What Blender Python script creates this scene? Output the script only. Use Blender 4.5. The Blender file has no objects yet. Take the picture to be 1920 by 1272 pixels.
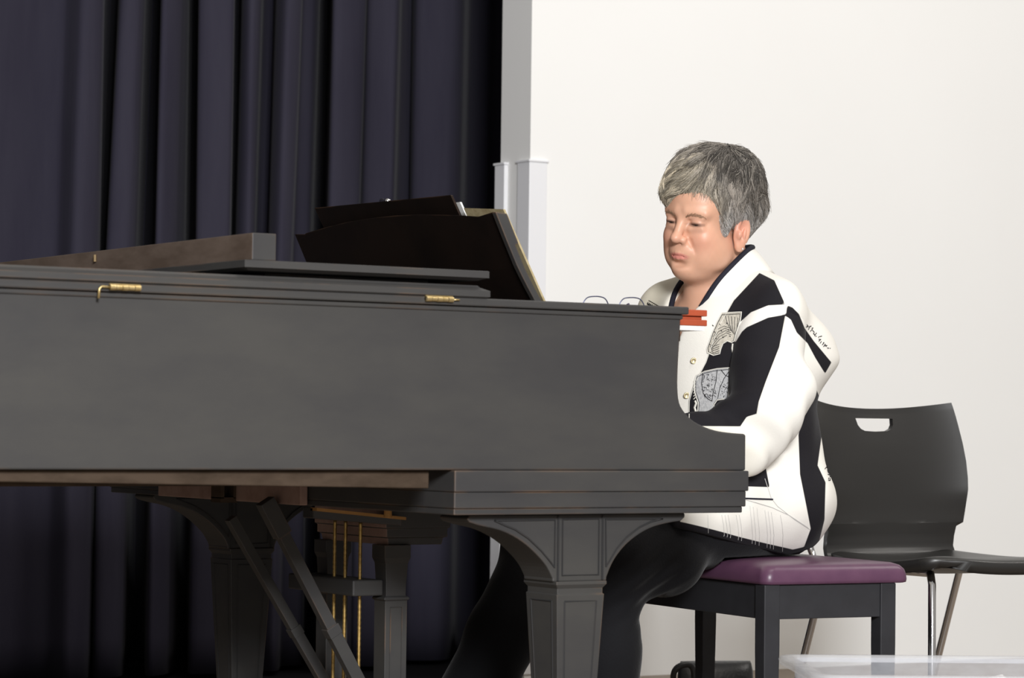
import bpy, bmesh, math, random
import numpy as np
from mathutils import Vector, Matrix
from mathutils.bvhtree import BVHTree

C = bpy.context.scene.collection
SC = bpy.context.scene

# ------------------------------------------------------------ camera
F_PX = 5038.235
YAW, PITCH, ROLL, CAM_H = 0.5672, 0.0318, 0.0122, 0.7329
_fw = np.array([math.sin(YAW) * math.cos(PITCH), math.cos(YAW) * math.cos(PITCH), math.sin(PITCH)])
_r = np.array([math.cos(YAW), -math.sin(YAW), 0.0])
_u = np.cross(_r, _fw)
CAM_R = math.cos(ROLL) * _r + math.sin(ROLL) * _u
CAM_U = math.cos(ROLL) * _u - math.sin(ROLL) * _r
CAM_O = np.array([0, 0, CAM_H])
cd = bpy.data.cameras.new('camera'); cam = bpy.data.objects.new('camera', cd); C.objects.link(cam)
M = Matrix.Identity(4)
for i in range(3):
    M[i][0] = CAM_R[i]; M[i][1] = CAM_U[i]; M[i][2] = -_fw[i]; M[i][3] = CAM_O[i]
cam.matrix_world = M
cd.sensor_width = 36; cd.sensor_fit = 'HORIZONTAL'; cd.lens = F_PX / 1920 * 36
cd.clip_start = 0.05; cd.clip_end = 100
cd.dof.use_dof = True; cd.dof.focus_distance = 5.45; cd.dof.aperture_fstop = 8
SC.camera = cam

# ------------------------------------------------------------ world, lights, exposure
SC.view_settings.view_transform = 'Standard'; SC.view_settings.look = 'None'
SC.view_settings.gamma = 1; SC.view_settings.use_curve_mapping = False
SC.view_settings.exposure = -0.48
w = bpy.data.worlds.new('hall'); SC.world = w; w.use_nodes = True
bg = w.node_tree.nodes['Background']; bg.inputs[0].default_value = (1.0, 0.94, 0.865, 1); bg.inputs[1].default_value = 0.40

def area(name, loc, target, size, energy, col, sy=None):
    l = bpy.data.lights.new(name, 'AREA'); l.energy = energy; l.color = col; l.size = size
    if sy: l.shape = 'RECTANGLE'; l.size_y = sy
    o = bpy.data.objects.new(name, l); C.objects.link(o); o.location = loc
    o.rotation_euler = (Vector(target) - Vector(loc)).to_track_quat('-Z', 'Y').to_euler()
    return o
area('house_light', (-0.2, -2.4, 2.9), (3.4, 5.2, 0.9), 1.3, 960, (0.975, 0.985, 1.0))
area('stage_light', (3.4, 2.6, 4.6), (3.3, 5.0, 0.6), 1.6, 60, (1.0, 0.94, 0.86), 1.0)
area('stage_light_right', (6.6, 3.4, 4.2), (4.2, 5.4, 0.9), 1.4, 70, (1.0, 0.96, 0.91))

# ------------------------------------------------------------ helpers
def at(x, y, ax, v):
    """the point of the plane ax = v that the photograph shows at pixel x, y"""
    d = _fw + CAM_R * (x - 960) / F_PX - CAM_U * (y - 636) / F_PX
    if ax == 'D': return CAM_O + d * v
    i = 'XYZ'.index(ax)
    return CAM_O + d * (v - CAM_O[i]) / d[i]
def proj(P):
    P = np.asarray(P, float) - CAM_O; z = P @ _fw
    return np.stack([960 + F_PX * (P @ CAM_R) / z, 636 - F_PX * (P @ CAM_U) / z], -1)

class MB:
    """collects shapes that become ONE mesh object"""
    def __init__(s): s.v = []; s.f = []; s.mi = []; s.n = 0; s.col = []
    def add(s, v, f, mi=0, col=None):
        v = [tuple(map(float, p)) for p in v]
        s.v += v; s.f += [tuple(int(i) + s.n for i in q) for q in f]; s.mi += [mi] * len(f); s.n += len(v)
        s.col += [col or (1, 1, 1)] * len(v)
        return s
    def box(s, a, b, mi=0, R=None, o=None):
        (x0, y0, z0), (x1, y1, z1) = a, b
        v = [(x, y, z) for z in (z0, z1) for x, y in ((x0, y0), (x1, y0), (x1, y1), (x0, y1))]
        if R is not None: v = [tuple(np.asarray(o) + R @ np.asarray(p)) for p in v]
        return s.add(v, [(3, 2, 1, 0), (4, 5, 6, 7), (0, 1, 5, 4), (1, 2, 6, 5), (2, 3, 7, 6), (3, 0, 4, 7)], mi)
    def loft(s, loops, mi=0, cap=True, close=True, col=None):
        n = len(loops[0]); v = [p for L in loops for p in L]; f = []
        for k in range(len(loops) - 1):
            for i in range(n if close else n - 1):
                j = (i + 1) % n
                f.append((k * n + i, k * n + j, (k + 1) * n + j, (k + 1) * n + i))
        if cap: f.append(tuple(range(n - 1, -1, -1))); f.append(tuple(range((len(loops) - 1) * n, len(loops) * n)))
        return s.add(v, f, mi, col)
    def prism(s, poly, axis, a, b, mi=0):
        """polygon (two coords, the axes other than `axis` in order) pushed along axis from a to b"""
        def P(p, t):
            q = list(p); q.insert('XYZ'.index(axis), t); return tuple(q)
        return s.loft([[P(p, a) for p in poly], [P(p, b) for p in poly]], mi)
    def tube(s, pts, r, n=8, mi=0, cap=True, col=None, flat=1.0):
        pts = [np.asarray(p, float) for p in pts]; m = len(pts)
        rr = r if hasattr(r, '__len__') else [r] * m
        loops = []; up = None
        for i in range(m):
            t = pts[min(i + 1, m - 1)] - pts[max(i - 1, 0)]; t = t / (np.linalg.norm(t) + 1e-12)
            if up is None:
                up = np.array([0, 0, 1.0]) if abs(t[2]) < .9 else np.array([1.0, 0, 0])
            a = up - t * (up @ t); a /= np.linalg.norm(a) + 1e-12; up = a; b = np.cross(t, a)
            loops.append([pts[i] + rr[i] * (math.cos(2 * math.pi * k / n) * a * flat + math.sin(2 * math.pi * k / n) * b) for k in range(n)])
        return s.loft(loops, mi, cap, True, col)
    def lathe(s, prof, o=(0, 0, 0), n=24, mi=0):
        loops = [[(o[0] + r * math.cos(2 * math.pi * k / n), o[1] + r * math.sin(2 * math.pi * k / n), o[2] + z) for k in range(n)] for r, z in prof]
        return s.loft(loops, mi)

def link_mesh(name, v, f, mats, parent=None, mi=None, smooth=False, bevel=0, loc=None):
    me = bpy.data.meshes.new(name)
    o = bpy.data.objects.new(name, me); C.objects.link(o)
    off = np.zeros(3)
    if parent is not None:
        o.parent = parent; q = parent
        while q is not None: off += np.array(q.location); q = q.parent
    elif loc is not None:
        o.location = loc; off = np.array(loc, float)
    v = np.asarray(v, np.float64) - off
    if isinstance(f, np.ndarray):
        me.vertices.add(len(v)); me.vertices.foreach_set('co', v.astype(np.float32).ravel())
        k = f.shape[1]
        me.loops.add(f.size); me.loops.foreach_set('vertex_index', f.astype(np.int32).ravel())
        me.polygons.add(len(f)); me.polygons.foreach_set('loop_start', np.arange(0, f.size, k, dtype=np.int32))
        me.update(calc_edges=True); me.validate()
    else:
        me.from_pydata([tuple(p) for p in v], [], f); me.update()
        if mi and len(me.polygons) == len(mi): me.polygons.foreach_set('material_index', mi)
    for m in (mats if isinstance(mats, (list, tuple)) else [mats]): me.materials.append(m)
    if not isinstance(f, np.ndarray):
        bm = bmesh.new(); bm.from_mesh(me); bmesh.ops.recalc_face_normals(bm, faces=bm.faces); bm.to_mesh(me); bm.free()
    if smooth:
        me.polygons.foreach_set('use_smooth', [True] * len(me.polygons))
    if bevel:
        b = o.modifiers.new('bevel', 'BEVEL'); b.width = bevel; b.segments = 2; b.limit_method = 'ANGLE'; b.angle_limit = math.radians(38)
    return o
def obj(name, mb, mats, parent=None, smooth=False, bevel=0, loc=None, label=None):
    o = link_mesh(name, mb.v, mb.f, mats, parent, mb.mi, smooth, bevel, loc)
    if label: o['label'] = label
    return o
def set_col(o, col, name='tint'):
    a = o.data.color_attributes.new(name, 'FLOAT_COLOR', 'POINT')
    c = np.ones((len(o.data.vertices), 4), np.float32); c[:, :3] = np.asarray(col, np.float32)[:, :3]
    a.data.foreach_set('color', c.ravel())
def set_float(o, name, val):
    a = o.data.attributes.new(name, 'FLOAT', 'POINT'); a.data.foreach_set('value', np.asarray(val, np.float32))
def tag(o, label, cat, group=None):
    o['label'] = label; o['category'] = cat
    if group: o['group'] = group
    return o
def thing(name, loc, label, cat, group=None):
    o = bpy.data.objects.new(name, None); C.objects.link(o); o.location = loc; o.empty_display_size = .1
    return tag(o, label, cat, group)
def struct(name, mb, mat, bevel=0, smooth=False):
    o = obj(name, mb, mat, None, smooth, bevel); o['kind'] = 'structure'; return o

# ------------------------------------------------------------ materials
def mat(name, col, rough=.5, metal=0, spec=.5, col2=None, scale=6, stretch=(1, 1, 1), contrast=(.35, .65), bump=0, bscale=80, sheen=0, coat=0, wear=None, detail=5, transmission=0, alpha=1, wear_r=.004, wear_amt=.7, bstretch=None):
    m = bpy.data.materials.new(name); m.use_nodes = True
    nt = m.node_tree; N = nt.nodes; L = nt.links; b = N['Principled BSDF']
    b.inputs['Roughness'].default_value = rough; b.inputs['Metallic'].default_value = metal
    b.inputs['Specular IOR Level'].default_value = spec
    b.inputs['Base Color'].default_value = (*col, 1)
    if sheen: b.inputs['Sheen Weight'].default_value = sheen; b.inputs['Sheen Roughness'].default_value = .4
    if coat: b.inputs['Coat Weight'].default_value = coat; b.inputs['Coat Roughness'].default_value = .12
    if transmission: b.inputs['Transmission Weight'].default_value = transmission
    if alpha < 1: b.inputs['Alpha'].default_value = alpha
    tc = N.new('ShaderNodeTexCoord')
    out = None
    if col2 is not None:
        mp = N.new('ShaderNodeMapping'); mp.inputs['Scale'].default_value = stretch; L.new(tc.outputs['Object'], mp.inputs['Vector'])
        no = N.new('ShaderNodeTexNoise'); no.inputs['Scale'].default_value = scale; no.inputs['Detail'].default_value = detail; no.inputs['Roughness'].default_value = .6
        L.new(mp.outputs[0], no.inputs['Vector'])
        r = N.new('ShaderNodeMapRange'); r.inputs['From Min'].default_value = contrast[0]; r.inputs['From Max'].default_value = contrast[1]
        L.new(no.outputs['Fac'], r.inputs['Value'])
        mx = N.new('ShaderNodeMix'); mx.data_type = 'RGBA'; L.new(r.outputs[0], mx.inputs['Factor'])
        mx.inputs['A'].default_value = (*col, 1); mx.inputs['B'].default_value = (*col2, 1)
        out = mx.outputs['Result']
    if wear is not None:
        bv = N.new('ShaderNodeBevel'); bv.samples = 4; bv.inputs['Radius'].default_value = wear_r
        g = N.new('ShaderNodeNewGeometry')
        dt = N.new('ShaderNodeVectorMath'); dt.operation = 'DOT_PRODUCT'; L.new(bv.outputs[0], dt.inputs[0]); L.new(g.outputs['Normal'], dt.inputs[1])
        r2 = N.new('ShaderNodeMapRange'); r2.inputs['From Min'].default_value = .995; r2.inputs['From Max'].default_value = .85; L.new(dt.outputs['Value'], r2.inputs['Value'])
        n2 = N.new('ShaderNodeTexNoise'); n2.inputs['Scale'].default_value = 9; n2.inputs['Detail'].default_value = 6; L.new(tc.outputs['Object'], n2.inputs['Vector'])
        r3 = N.new('ShaderNodeMapRange'); r3.inputs['From Min'].default_value = .47; r3.inputs['From Max'].default_value = .68; r3.inputs['To Max'].default_value = wear_amt; L.new(n2.outputs['Fac'], r3.inputs['Value'])
        mu = N.new('ShaderNodeMath'); mu.operation = 'MULTIPLY'; L.new(r2.outputs[0], mu.inputs[0]); L.new(r3.outputs[0], mu.inputs[1])
        mx2 = N.new('ShaderNodeMix'); mx2.data_type = 'RGBA'; L.new(mu.outputs[0], mx2.inputs['Factor'])
        if out: L.new(out, mx2.inputs['A'])
        else: mx2.inputs['A'].default_value = (*col, 1)
        mx2.inputs['B'].default_value = (*wear, 1); out = mx2.outputs['Result']
    if out: L.new(out, b.inputs['Base Color'])
    if bump:
        mp2 = N.new('ShaderNodeMapping'); mp2.inputs['Scale'].default_value = bstretch or (1, 1, 1); L.new(tc.outputs['Object'], mp2.inputs['Vector'])
        nb = N.new('ShaderNodeTexNoise'); nb.inputs['Scale'].default_value = bscale; nb.inputs['Detail'].default_value = 4; L.new(mp2.outputs[0], nb.inputs['Vector'])
        bp = N.new('ShaderNodeBump'); bp.inputs['Strength'].default_value = bump; bp.inputs['Distance'].default_value = .003
        L.new(nb.outputs['Fac'], bp.inputs['Height']); L.new(bp.outputs[0], b.inputs['Normal'])
    return m
def attr_mat(name, attr='tint', rough=.5, spec=.4, sheen=0, bump=0, bscale=200, sss=0, noise=0):
    m = mat(name, (1, 1, 1), rough, spec=spec, sheen=sheen, bump=bump, bscale=bscale)
    nt = m.node_tree; a = nt.nodes.new('ShaderNodeVertexColor'); a.layer_name = attr
    b = nt.nodes['Principled BSDF']; nt.links.new(a.outputs['Color'], b.inputs['Base Color'])
    if sss:
        b.inputs['Subsurface Weight'].default_value = sss; b.inputs['Subsurface Radius'].default_value = (1, .35, .2); b.inputs['Subsurface Scale'].default_value = .006
    return m
# ------------------------------------------------------------ the setting
m_wall = mat('wall_paint', (.87, .868, .855), .6, spec=.25, col2=(.85, .847, .832), scale=1.2, contrast=(.3, .7))
m_wall2 = mat('reveal_paint', (.80, .79, .765), .6, spec=.25)
m_floor = mat('stage_boards', (.20, .155, .115), .45, col2=(.26, .205, .155), scale=3, stretch=(1, 12, 1), bump=.05)
m_guard = mat('guard_plastic', (.80, .805, .83), .38, spec=.5)
m_dark = mat('stage_back_black', (.010, .010, .012), .95, spec=.05)
WY, WX, WB = 6.459, 4.169, 6.617
struct('floor', MB().box((-4, -4, -.05), (10, 6.46, 0)), m_floor)
struct('floor_backstage', MB().box((-4, 6.46, -.05), (10, 9, 0)), m_dark)
struct('wall_right', MB().box((WX, WY, 0), (9.0, WB, 4.6)), m_wall)
struct('wall_back', MB().box((-2, 7.75, 0), (9.0, 7.85, 4.6)), m_dark)
# white corner guards screwed over the two edges of the wall end
def guard(name, pts, ztop):
    mb = MB(); mb.prism(pts, 'Z', .02, ztop)
    struct(name, mb, m_guard, bevel=.002)
g = .005
guard('trim_1', [(WX - g, 6.52), (WX - g, WY - g), (WX + .056, WY - g), (WX + .056, WY + .001), (WX + .001, WY + .001), (WX + .001, 6.52)], 1.49)
guard('trim_2', [(WX - .012, 6.578), (WX - .012, WB + .014), (WX + .06, WB + .014), (WX + .06, WB - .001), (WX + .001, WB - .001), (WX + .001, 6.578)], 1.49)
for nm, x0, y0, x1, y1 in (('trim_3', WX - .009, WY - .009, WX + .06, 6.524), ('trim_4', WX - .016, 6.574, WX + .064, WB + .018)):
    struct(nm, MB().box((x0, y0, 1.487), (x1, y1, 1.494)), m_guard, bevel=.002)

# navy stage curtain hanging in deep pleats
m_curt = mat('curtain_velour', (.031, .029, .044), .95, spec=.03, col2=(.037, .035, .051), scale=4, stretch=(3, 3, .4), sheen=.03, bump=.15, bscale=500)
CP = [(-160,-160,7.05),(-90,-95,6.93),(-20,-26,6.96),(60,55,7.0),(118,110,6.985),(150,144,6.90),(180,175,6.92),(189,186,6.99),(188,186,7.25),(200,193,7.36),(214,199,7.25),(219,203,7.02),(224,208,6.94),(250,240,6.93),(264,254,6.99),(266,257,7.22),(280,272,7.36),(297,291,7.22),(299,294,6.99),(304,299,6.91),(330,326,6.95),(345,343,7.05),(350,349,7.22),(360,361,7.3),(368,369,7.15),(370,371,6.97),(376,376,6.92),(425,426,6.90),(431,431,6.94),(432,432,7.16),(439,437,7.22),(446,442,7.16),(450,446,7.0),(468,465,6.95),(483,478,6.98),(486,481,7.08),(508,504,7.11),(517,507,6.97),(535,528,6.90),(555,544,6.93),(560,549,7.03),(583,577,7.05),(590,584,7.1),(592,586,7.28),(604,600,7.36),(617,614,7.25),(619,616,6.98),(624,620,6.92),(660,655,6.93),(677,671,6.95),(681,674,7.0),(690,684,6.95),(735,730,6.90),(743,738,6.94),(745,740,7.08),(768,766,7.14),(782,778,7.05),(840,835,7.01),(862,858,7.05),(878,872,7.25),(930,925,7.34),(990,985,7.25),(1100,1100,7.2)]
_L = []
for _k in range(9):      # the same pleats go on beyond the left edge of the view
    _b = -160 - 95 * (9 - _k)
    _L += [(_b, _b - 4, 6.93), (_b + 38, _b + 34, 6.95), (_b + 52, _b + 50, 7.05), (_b + 55, _b + 52, 7.24), (_b + 66, _b + 64, 7.32), (_b + 80, _b + 78, 7.2), (_b + 84, _b + 81, 7.0)]
CP = _L + CP
def curtain():
    NZ = 40; zs = np.linspace(.015, 4.3, NZ); K = 5
    A = np.array(CP, float); rows = []
    for z in zs:
        y = 780 - (z - .733) * F_PX / 7.35; t = np.clip(y / 470, -1.2, 1.8)
        P = np.array([[at(a + (b - a) * t, 300, 'Y', yy)[0], yy] for a, b, yy in A])
        P[:, 0] += .003 * np.sin(z * 2.1 + np.arange(len(P)) * 1.7)
        Q = []
        for i in range(1, len(P) - 2):                      # Catmull-Rom, centripetal-ish tension
            p0, p1, p2, p3 = P[i - 1], P[i], P[i + 1], P[i + 2]
            for k in range(K):
                s = k / K
                m1 = (p2 - p0) * .36; m2 = (p3 - p1) * .36
                Q.append((2*s**3-3*s**2+1)*p1+(s**3-2*s**2+s)*m1+(-2*s**3+3*s**2)*p2+(s**3-s**2)*m2)
        rows.append([(q[0], q[1], z) for q in Q])
    mb = MB(); mb.loft(rows, cap=False, close=False)
    o = obj('stage_curtain', mb, m_curt, None, smooth=True, loc=(3.5, 7.05, 0))
    s = o.modifiers.new('thick', 'SOLIDIFY'); s.thickness = .004
    tag(o, 'dark navy stage curtain hanging in deep vertical pleats behind the piano', 'curtain')
curtain()
# ------------------------------------------------------------ the grand piano
m_ebony = mat('worn_ebony', (.040, .039, .040), .5, spec=.3, col2=(.054, .052, .049), scale=5, stretch=(.5, 1, 1.4), wear=(.22, .12, .06), bump=.04, bscale=60)
m_ebony_bead = mat('ebony_bead', (.028, .028, .029), .5, spec=.3, wear=(.12, .07, .04), wear_r=.001, wear_amt=.3)
m_gloss = mat('dark_desk_varnish', (.008, .0055, .0045), .45, spec=.22, col2=(.013, .008, .006), scale=8, wear=(.10, .055, .03))
m_brown = mat('bare_brown_wood', (.040, .027, .018), .7, spec=.12, col2=(.066, .046, .032), scale=14, stretch=(1, .35, 2.5))
m_strip = mat('lid_strip_wood', (.095, .068, .052), .7, spec=.12, col2=(.15, .112, .09), scale=12, stretch=(2, .6, 2))
m_raw = mat('raw_beech', (.26, .165, .135), .75, spec=.12, col2=(.34, .23, .19), scale=20)
m_honey = mat('honey_wood', (.34, .17, .05), .6, spec=.2, col2=(.42, .22, .07), scale=30)
m_brass = mat('aged_brass', (.50, .37, .16), .42, metal=.9, col2=(.62, .49, .26), scale=90)
m_brassrod = mat('tarnished_brass', (.50, .34, .12), .45, metal=.85, col2=(.3, .19, .06), scale=160)
m_white_key = mat('ivory', (.8, .78, .7), .3); m_plate = mat('gold_plate', (.38, .27, .10), .45, metal=.6)
m_steel = mat('bright_metal', (.75, .75, .76), .2, metal=1)
PR = thing('grand_piano', (2.3, 4.55, 0), 'worn black grand piano with folded lid standing before the navy curtain', 'piano')
PY, PF = 3.85, 5.25
def cat(pts, n=6):
    P = [np.array(p, float) for p in pts]; Q = []
    for i in range(len(P) - 1):
        p0, p1, p2, p3 = P[max(i - 1, 0)], P[i], P[i + 1], P[min(i + 2, len(P) - 1)]
        for k in range(n):
            s = k / n
            Q.append(.5 * ((2 * p1) + (p2 - p0) * s + (2 * p0 - 5 * p1 + 4 * p2 - p3) * s * s + (-p0 + 3 * p1 - 3 * p2 + p3) * s ** 3))
    Q.append(P[-1]); return Q
TAIL = cat([(1.50, PY), (1.36, 3.93), (1.28, 4.15), (1.27, 4.4), (1.36, 4.66), (1.55, 4.82), (1.8, 4.95), (2.05, 5.12), (2.28, 5.23), (2.45, PF)], 5)
TAIL = [(float(p[0]), float(p[1])) for p in TAIL]
def inset(poly, d):
    n = len(poly); out = []
    P = [np.array(p, float) for p in poly]
    A = sum(P[i][0] * P[(i + 1) % n][1] - P[(i + 1) % n][0] * P[i][1] for i in range(n)); sg = 1 if A > 0 else -1
    for i in range(n):
        a = P[i] - P[i - 1]; b = P[(i + 1) % n] - P[i]; a /= np.linalg.norm(a) + 1e-12; b /= np.linalg.norm(b) + 1e-12
        na = np.array([-a[1], a[0]]) * sg; nb = np.array([-b[1], b[0]]) * sg
        m = na + nb; m /= max(m @ m, .5) / 2
        out.append(tuple(P[i] + m * d))
    return out
def slab(mb, poly, steps, mi=0):
    return mb.loft([[(x, y, z) for x, y in inset(poly, d)] for z, d in steps], mi)
CHEEK = [(1.50, .655), (2.954, .655), (2.954, .718)] + [tuple(p) for p in cat([(2.952, .721), (2.915, .723), (2.884, .727), (2.856, .735), (2.836, .744), (2.818, .758), (2.806, .775), (2.802, .80), (2.802, .83), (2.804, .87), (2.807, .925)], 3)] + [(1.50, .925)]
mb = MB().prism(CHEEK, 'Y', PY, PY + .045)
CH2 = [(max(x, 2.44), z) for x, z in CHEEK]
mb.prism(CH2, 'Y', PF - .045, PF)
OUT = TAIL; INN = [tuple(p) for p in inset([(2.6, PY)] + TAIL + [(2.6, PF)], .045)[1:-1]]
mb.loft([[(*a, .655), (*a, .925), (*d, .925), (*d, .655)] for a, d in zip(OUT, INN)])
ca = obj('case', mb, m_ebony, PR, bevel=.003)
ca.data.polygons.foreach_set('use_smooth', [bool(abs(p.normal.z) < .3 and PR.location.y + p.center.y > PY + .001 and PR.location.y + p.center.y < PF - .001 and PR.location.x + p.center.x < 2.44 and len(p.vertices) == 4) for p in ca.data.polygons]); es = ca.modifiers.new('es', 'EDGE_SPLIT'); es.split_angle = math.radians(28)
# thin moulding capping the rim
mb = MB().box((1.50, PY - .004, .922), (2.809, PY + .05, .931)).box((1.50, PY - .012, .931), (2.816, PY + .055, .9445))
obj('rim_moulding', mb, m_ebony, PR, bevel=.0025)
obj('rim_moulding', MB().box((2.45, PF - .05, .931), (2.816, PF + .01, .9445)), m_ebony, PR, bevel=.0025)
# main lid and the front flap folded back on it
LID = [(2.398, PY - .016)] + [(1.50, PY - .016)] + [(x, y) for x, y in TAIL[1:-1]] + [(2.398, PF + .012)]
obj('lid', slab(MB(), LID, [(.9447, .004), (.947, 0), (.957, 0), (.963, .013), (.9665, .016)]), m_ebony, PR)
FL = [(1.938, PY - .012), (2.398, PY - .012), (2.398, PF), (1.938, PF - .12)]
mb = slab(MB(), FL, [(.9745, .014), (.9775, .006), (.979, 0), (.990, 0), (.991, .002)])
slab(mb, FL, [(.9666, .075), (.9746, .075)])
flap = obj('lid_flap', mb, m_ebony, PR)
st = obj('lid_front_strip', MB().box((1.955, PY - .004, .9912), (1.998, 5.12, 1.035)), [m_strip, m_ebony], flap, bevel=.0015)
for p in st.data.polygons:
    if p.normal.y < -.5 or p.normal.z > .5: p.material_index = 1
mb = MB().tube([at(178, 478, 'X', 1.952), at(178, 491, 'X', 1.952)], .0025, 8)
m_tarn = mat('tarnished_hook', (.20, .13, .05), .6)
obj('strip_catch', mb, m_tarn, flap)
# brass hinges on the bass side
def hinge(x0, x1, z, pin):
    mb = MB(); n = 5
    for k in range(n):
        a = x0 + (x1 - x0) * k / n; b = x0 + (x1 - x0) * (k + 1) / n - .0008
        r = .0048 if k % 2 == 0 else .0043
        mb.tube([(a, PY - .0165, z), (b, PY - .0165, z)], r, 10)
    mb.box((x0, PY - .0155, z - .004), (x1, PY - .010, z + .006))
    h = obj('hinge', mb, m_brass, PR, smooth=False)
    if pin:
        m2 = MB().tube([(x0, PY - .0165, z), (x0 - .014, PY - .0165, z + .0005), (x0 - .0175, PY - .0165, z - .003), (x0 - .0185, PY - .0165, z - .018)], .0022, 8)
        obj('hinge_pin', m2, m_brass, h, smooth=True)
    else:
        obj('hinge_pin', MB().tube([(x1, PY - .0165, z), (x1 + .012, PY - .0165, z)], .0016, 8), m_brass, h, smooth=True)
hinge(1.704, 1.756, .9375, True); hinge(2.272, 2.325, .9400, False)
# key bed with its stepped mouldings
mb = MB().box((2.338, PY - .007, .6185), (2.956, PF + .005, .6548)).box((2.340, PY - .003, .5905), (2.953, PF, .6188)).box((2.342, PY + .001, .5795), (2.948, PF - .004, .5908))
kb = obj('key_bed', mb, m_ebony, PR, bevel=.002)
obj('key_bed_rail', MB().box((2.322, 4.36, .580), (2.3378, 4.97, .650)), m_raw, PR, bevel=.002, label='bare pale brown rail beside the key bed')
# bottom rails of the case, bare wood
mb = MB().loft([[(1.36, PY + .018, .6545), (1.36, PY + .07, .6545), (1.36, PY + .07, .639), (1.36, PY + .018, .639)],
                [(2.303, PY + .018, .6545), (2.303, PY + .07, .6545), (2.303, PY + .07, .624), (2.303, PY + .018, .624)]])
obj('case_bottom_rail', mb, m_brown, PR, bevel=.002, label='bare brown bottom rail of the case')
mb = MB().prism([p for p in [(2.338, PY + .03)] + INN + [(2.338, PF - .05)]], 'Z', .656, .672)
obj('soundboard', mb, m_brown, PR)
for y, z0 in ((4.2, .60), (4.75, .605)): obj('brace_beam', MB().box((1.45, y, z0 + .02), (2.338, y + .09, .656)), m_brown, PR, bevel=.003)
# tray, iron plate, fallboard, keys (inside the arms)
obj('music_tray', MB().box((2.41, PY + .046, .885), (2.84, PF - .046, .906)), m_gloss, PR, bevel=.002)
obj('iron_plate', MB().box((1.6, PY + .06, .84), (2.41, 4.85, .85)), m_plate, PR)
mb = MB().loft([[(2.760, PY + .05, .745), (2.785, PY + .05, .745), (2.835, PY + .05, .884), (2.79, PY + .05, .884)], [(2.760, PF - .05, .745), (2.785, PF - .05, .745), (2.835, PF - .05, .884), (2.79, PF - .05, .884)]])
obj('fallboard', mb, m_ebony, PR, bevel=.003)
obj('key_slip', MB().box((2.928, PY + .046, .655), (2.954, PF - .046, .694)), m_ebony, PR, bevel=.003)
obj('key_frame', MB().box((2.72, PY + .06, .656), (2.92, PF - .06, .672)), m_brown, PR)
k0, k1 = PY + .075, PF - .075; kw = (k1 - k0) / 52
mb = MB()
for i in range(52): mb.box((2.772, k0 + i * kw + .0006, .6725), (2.926, k0 + (i + 1) * kw - .0006, .700))
obj('white_keys', mb, m_white_key, PR, bevel=.001)
mb = MB()
for i in range(51):
    if i % 7 in (0, 2, 3, 5, 6): mb.box((2.772, k0 + (i + 1) * kw - .005, .7005), (2.872, k0 + (i + 1) * kw + .005, .712))
obj('black_keys', mb, m_gloss, PR, bevel=.0015)
# music desk leaning back towards the tail
DP = [(.9065, 2.728), (.93, 2.715), (.955, 2.701), (.985, 2.681), (1.02, 2.659), (1.067, 2.635), (1.122, 2.608), (1.16, 2.589)]
def desk_x(z): return float(np.interp(z, [p[0] for p in DP], [p[1] for p in DP]))
TOPE = [(552, 439), (571, 439), (573, 437), (610, 426), (650, 416), (700, 408), (740, 404), (780, 402), (830, 402.5), (870, 404), (896, 406), (903, 404), (912, 401), (925, 397)]
def desk():
    TY = []
    for x, y in TOPE:
        q = at(x, y, 'X', 2.61); q = at(x, y, 'X', desk_x(q[2])); TY.append((q[1], q[2]))
    TY = sorted(TY); mb = MB(); loops = []
    for y, zt in TY:
        zz = np.linspace(.9065, zt, 14); th = .016
        fr = [(desk_x(z), y, z) for z in zz]; bk = [(desk_x(z) + th, y, z - .004 * (z > .95)) for z in zz[::-1]]
        loops.append(fr + bk)
    mb.loft(loops)
    d = obj('music_desk', mb, m_gloss, PR, bevel=.0015)
    m2 = MB(); yb = 4.150; pr = [(z, desk_x(z)) for z in np.linspace(.908, 1.121, 12)]
    def ew(z): return .021 if z > 1.066 else .0125
    pr = sorted(pr + [(1.068, desk_x(1.068)), (1.064, desk_x(1.064))])
    m2.loft([[(x - .004, yb, z), (x + ew(z), yb, z - .002), (x + ew(z), yb + .013, z - .002), (x - .004, yb + .013, z)] for z, x in pr])
    obj('desk_edge', m2, m_ebony, d, bevel=.002)
    for p in d.data.polygons: p.use_smooth = False
desk()
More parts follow.
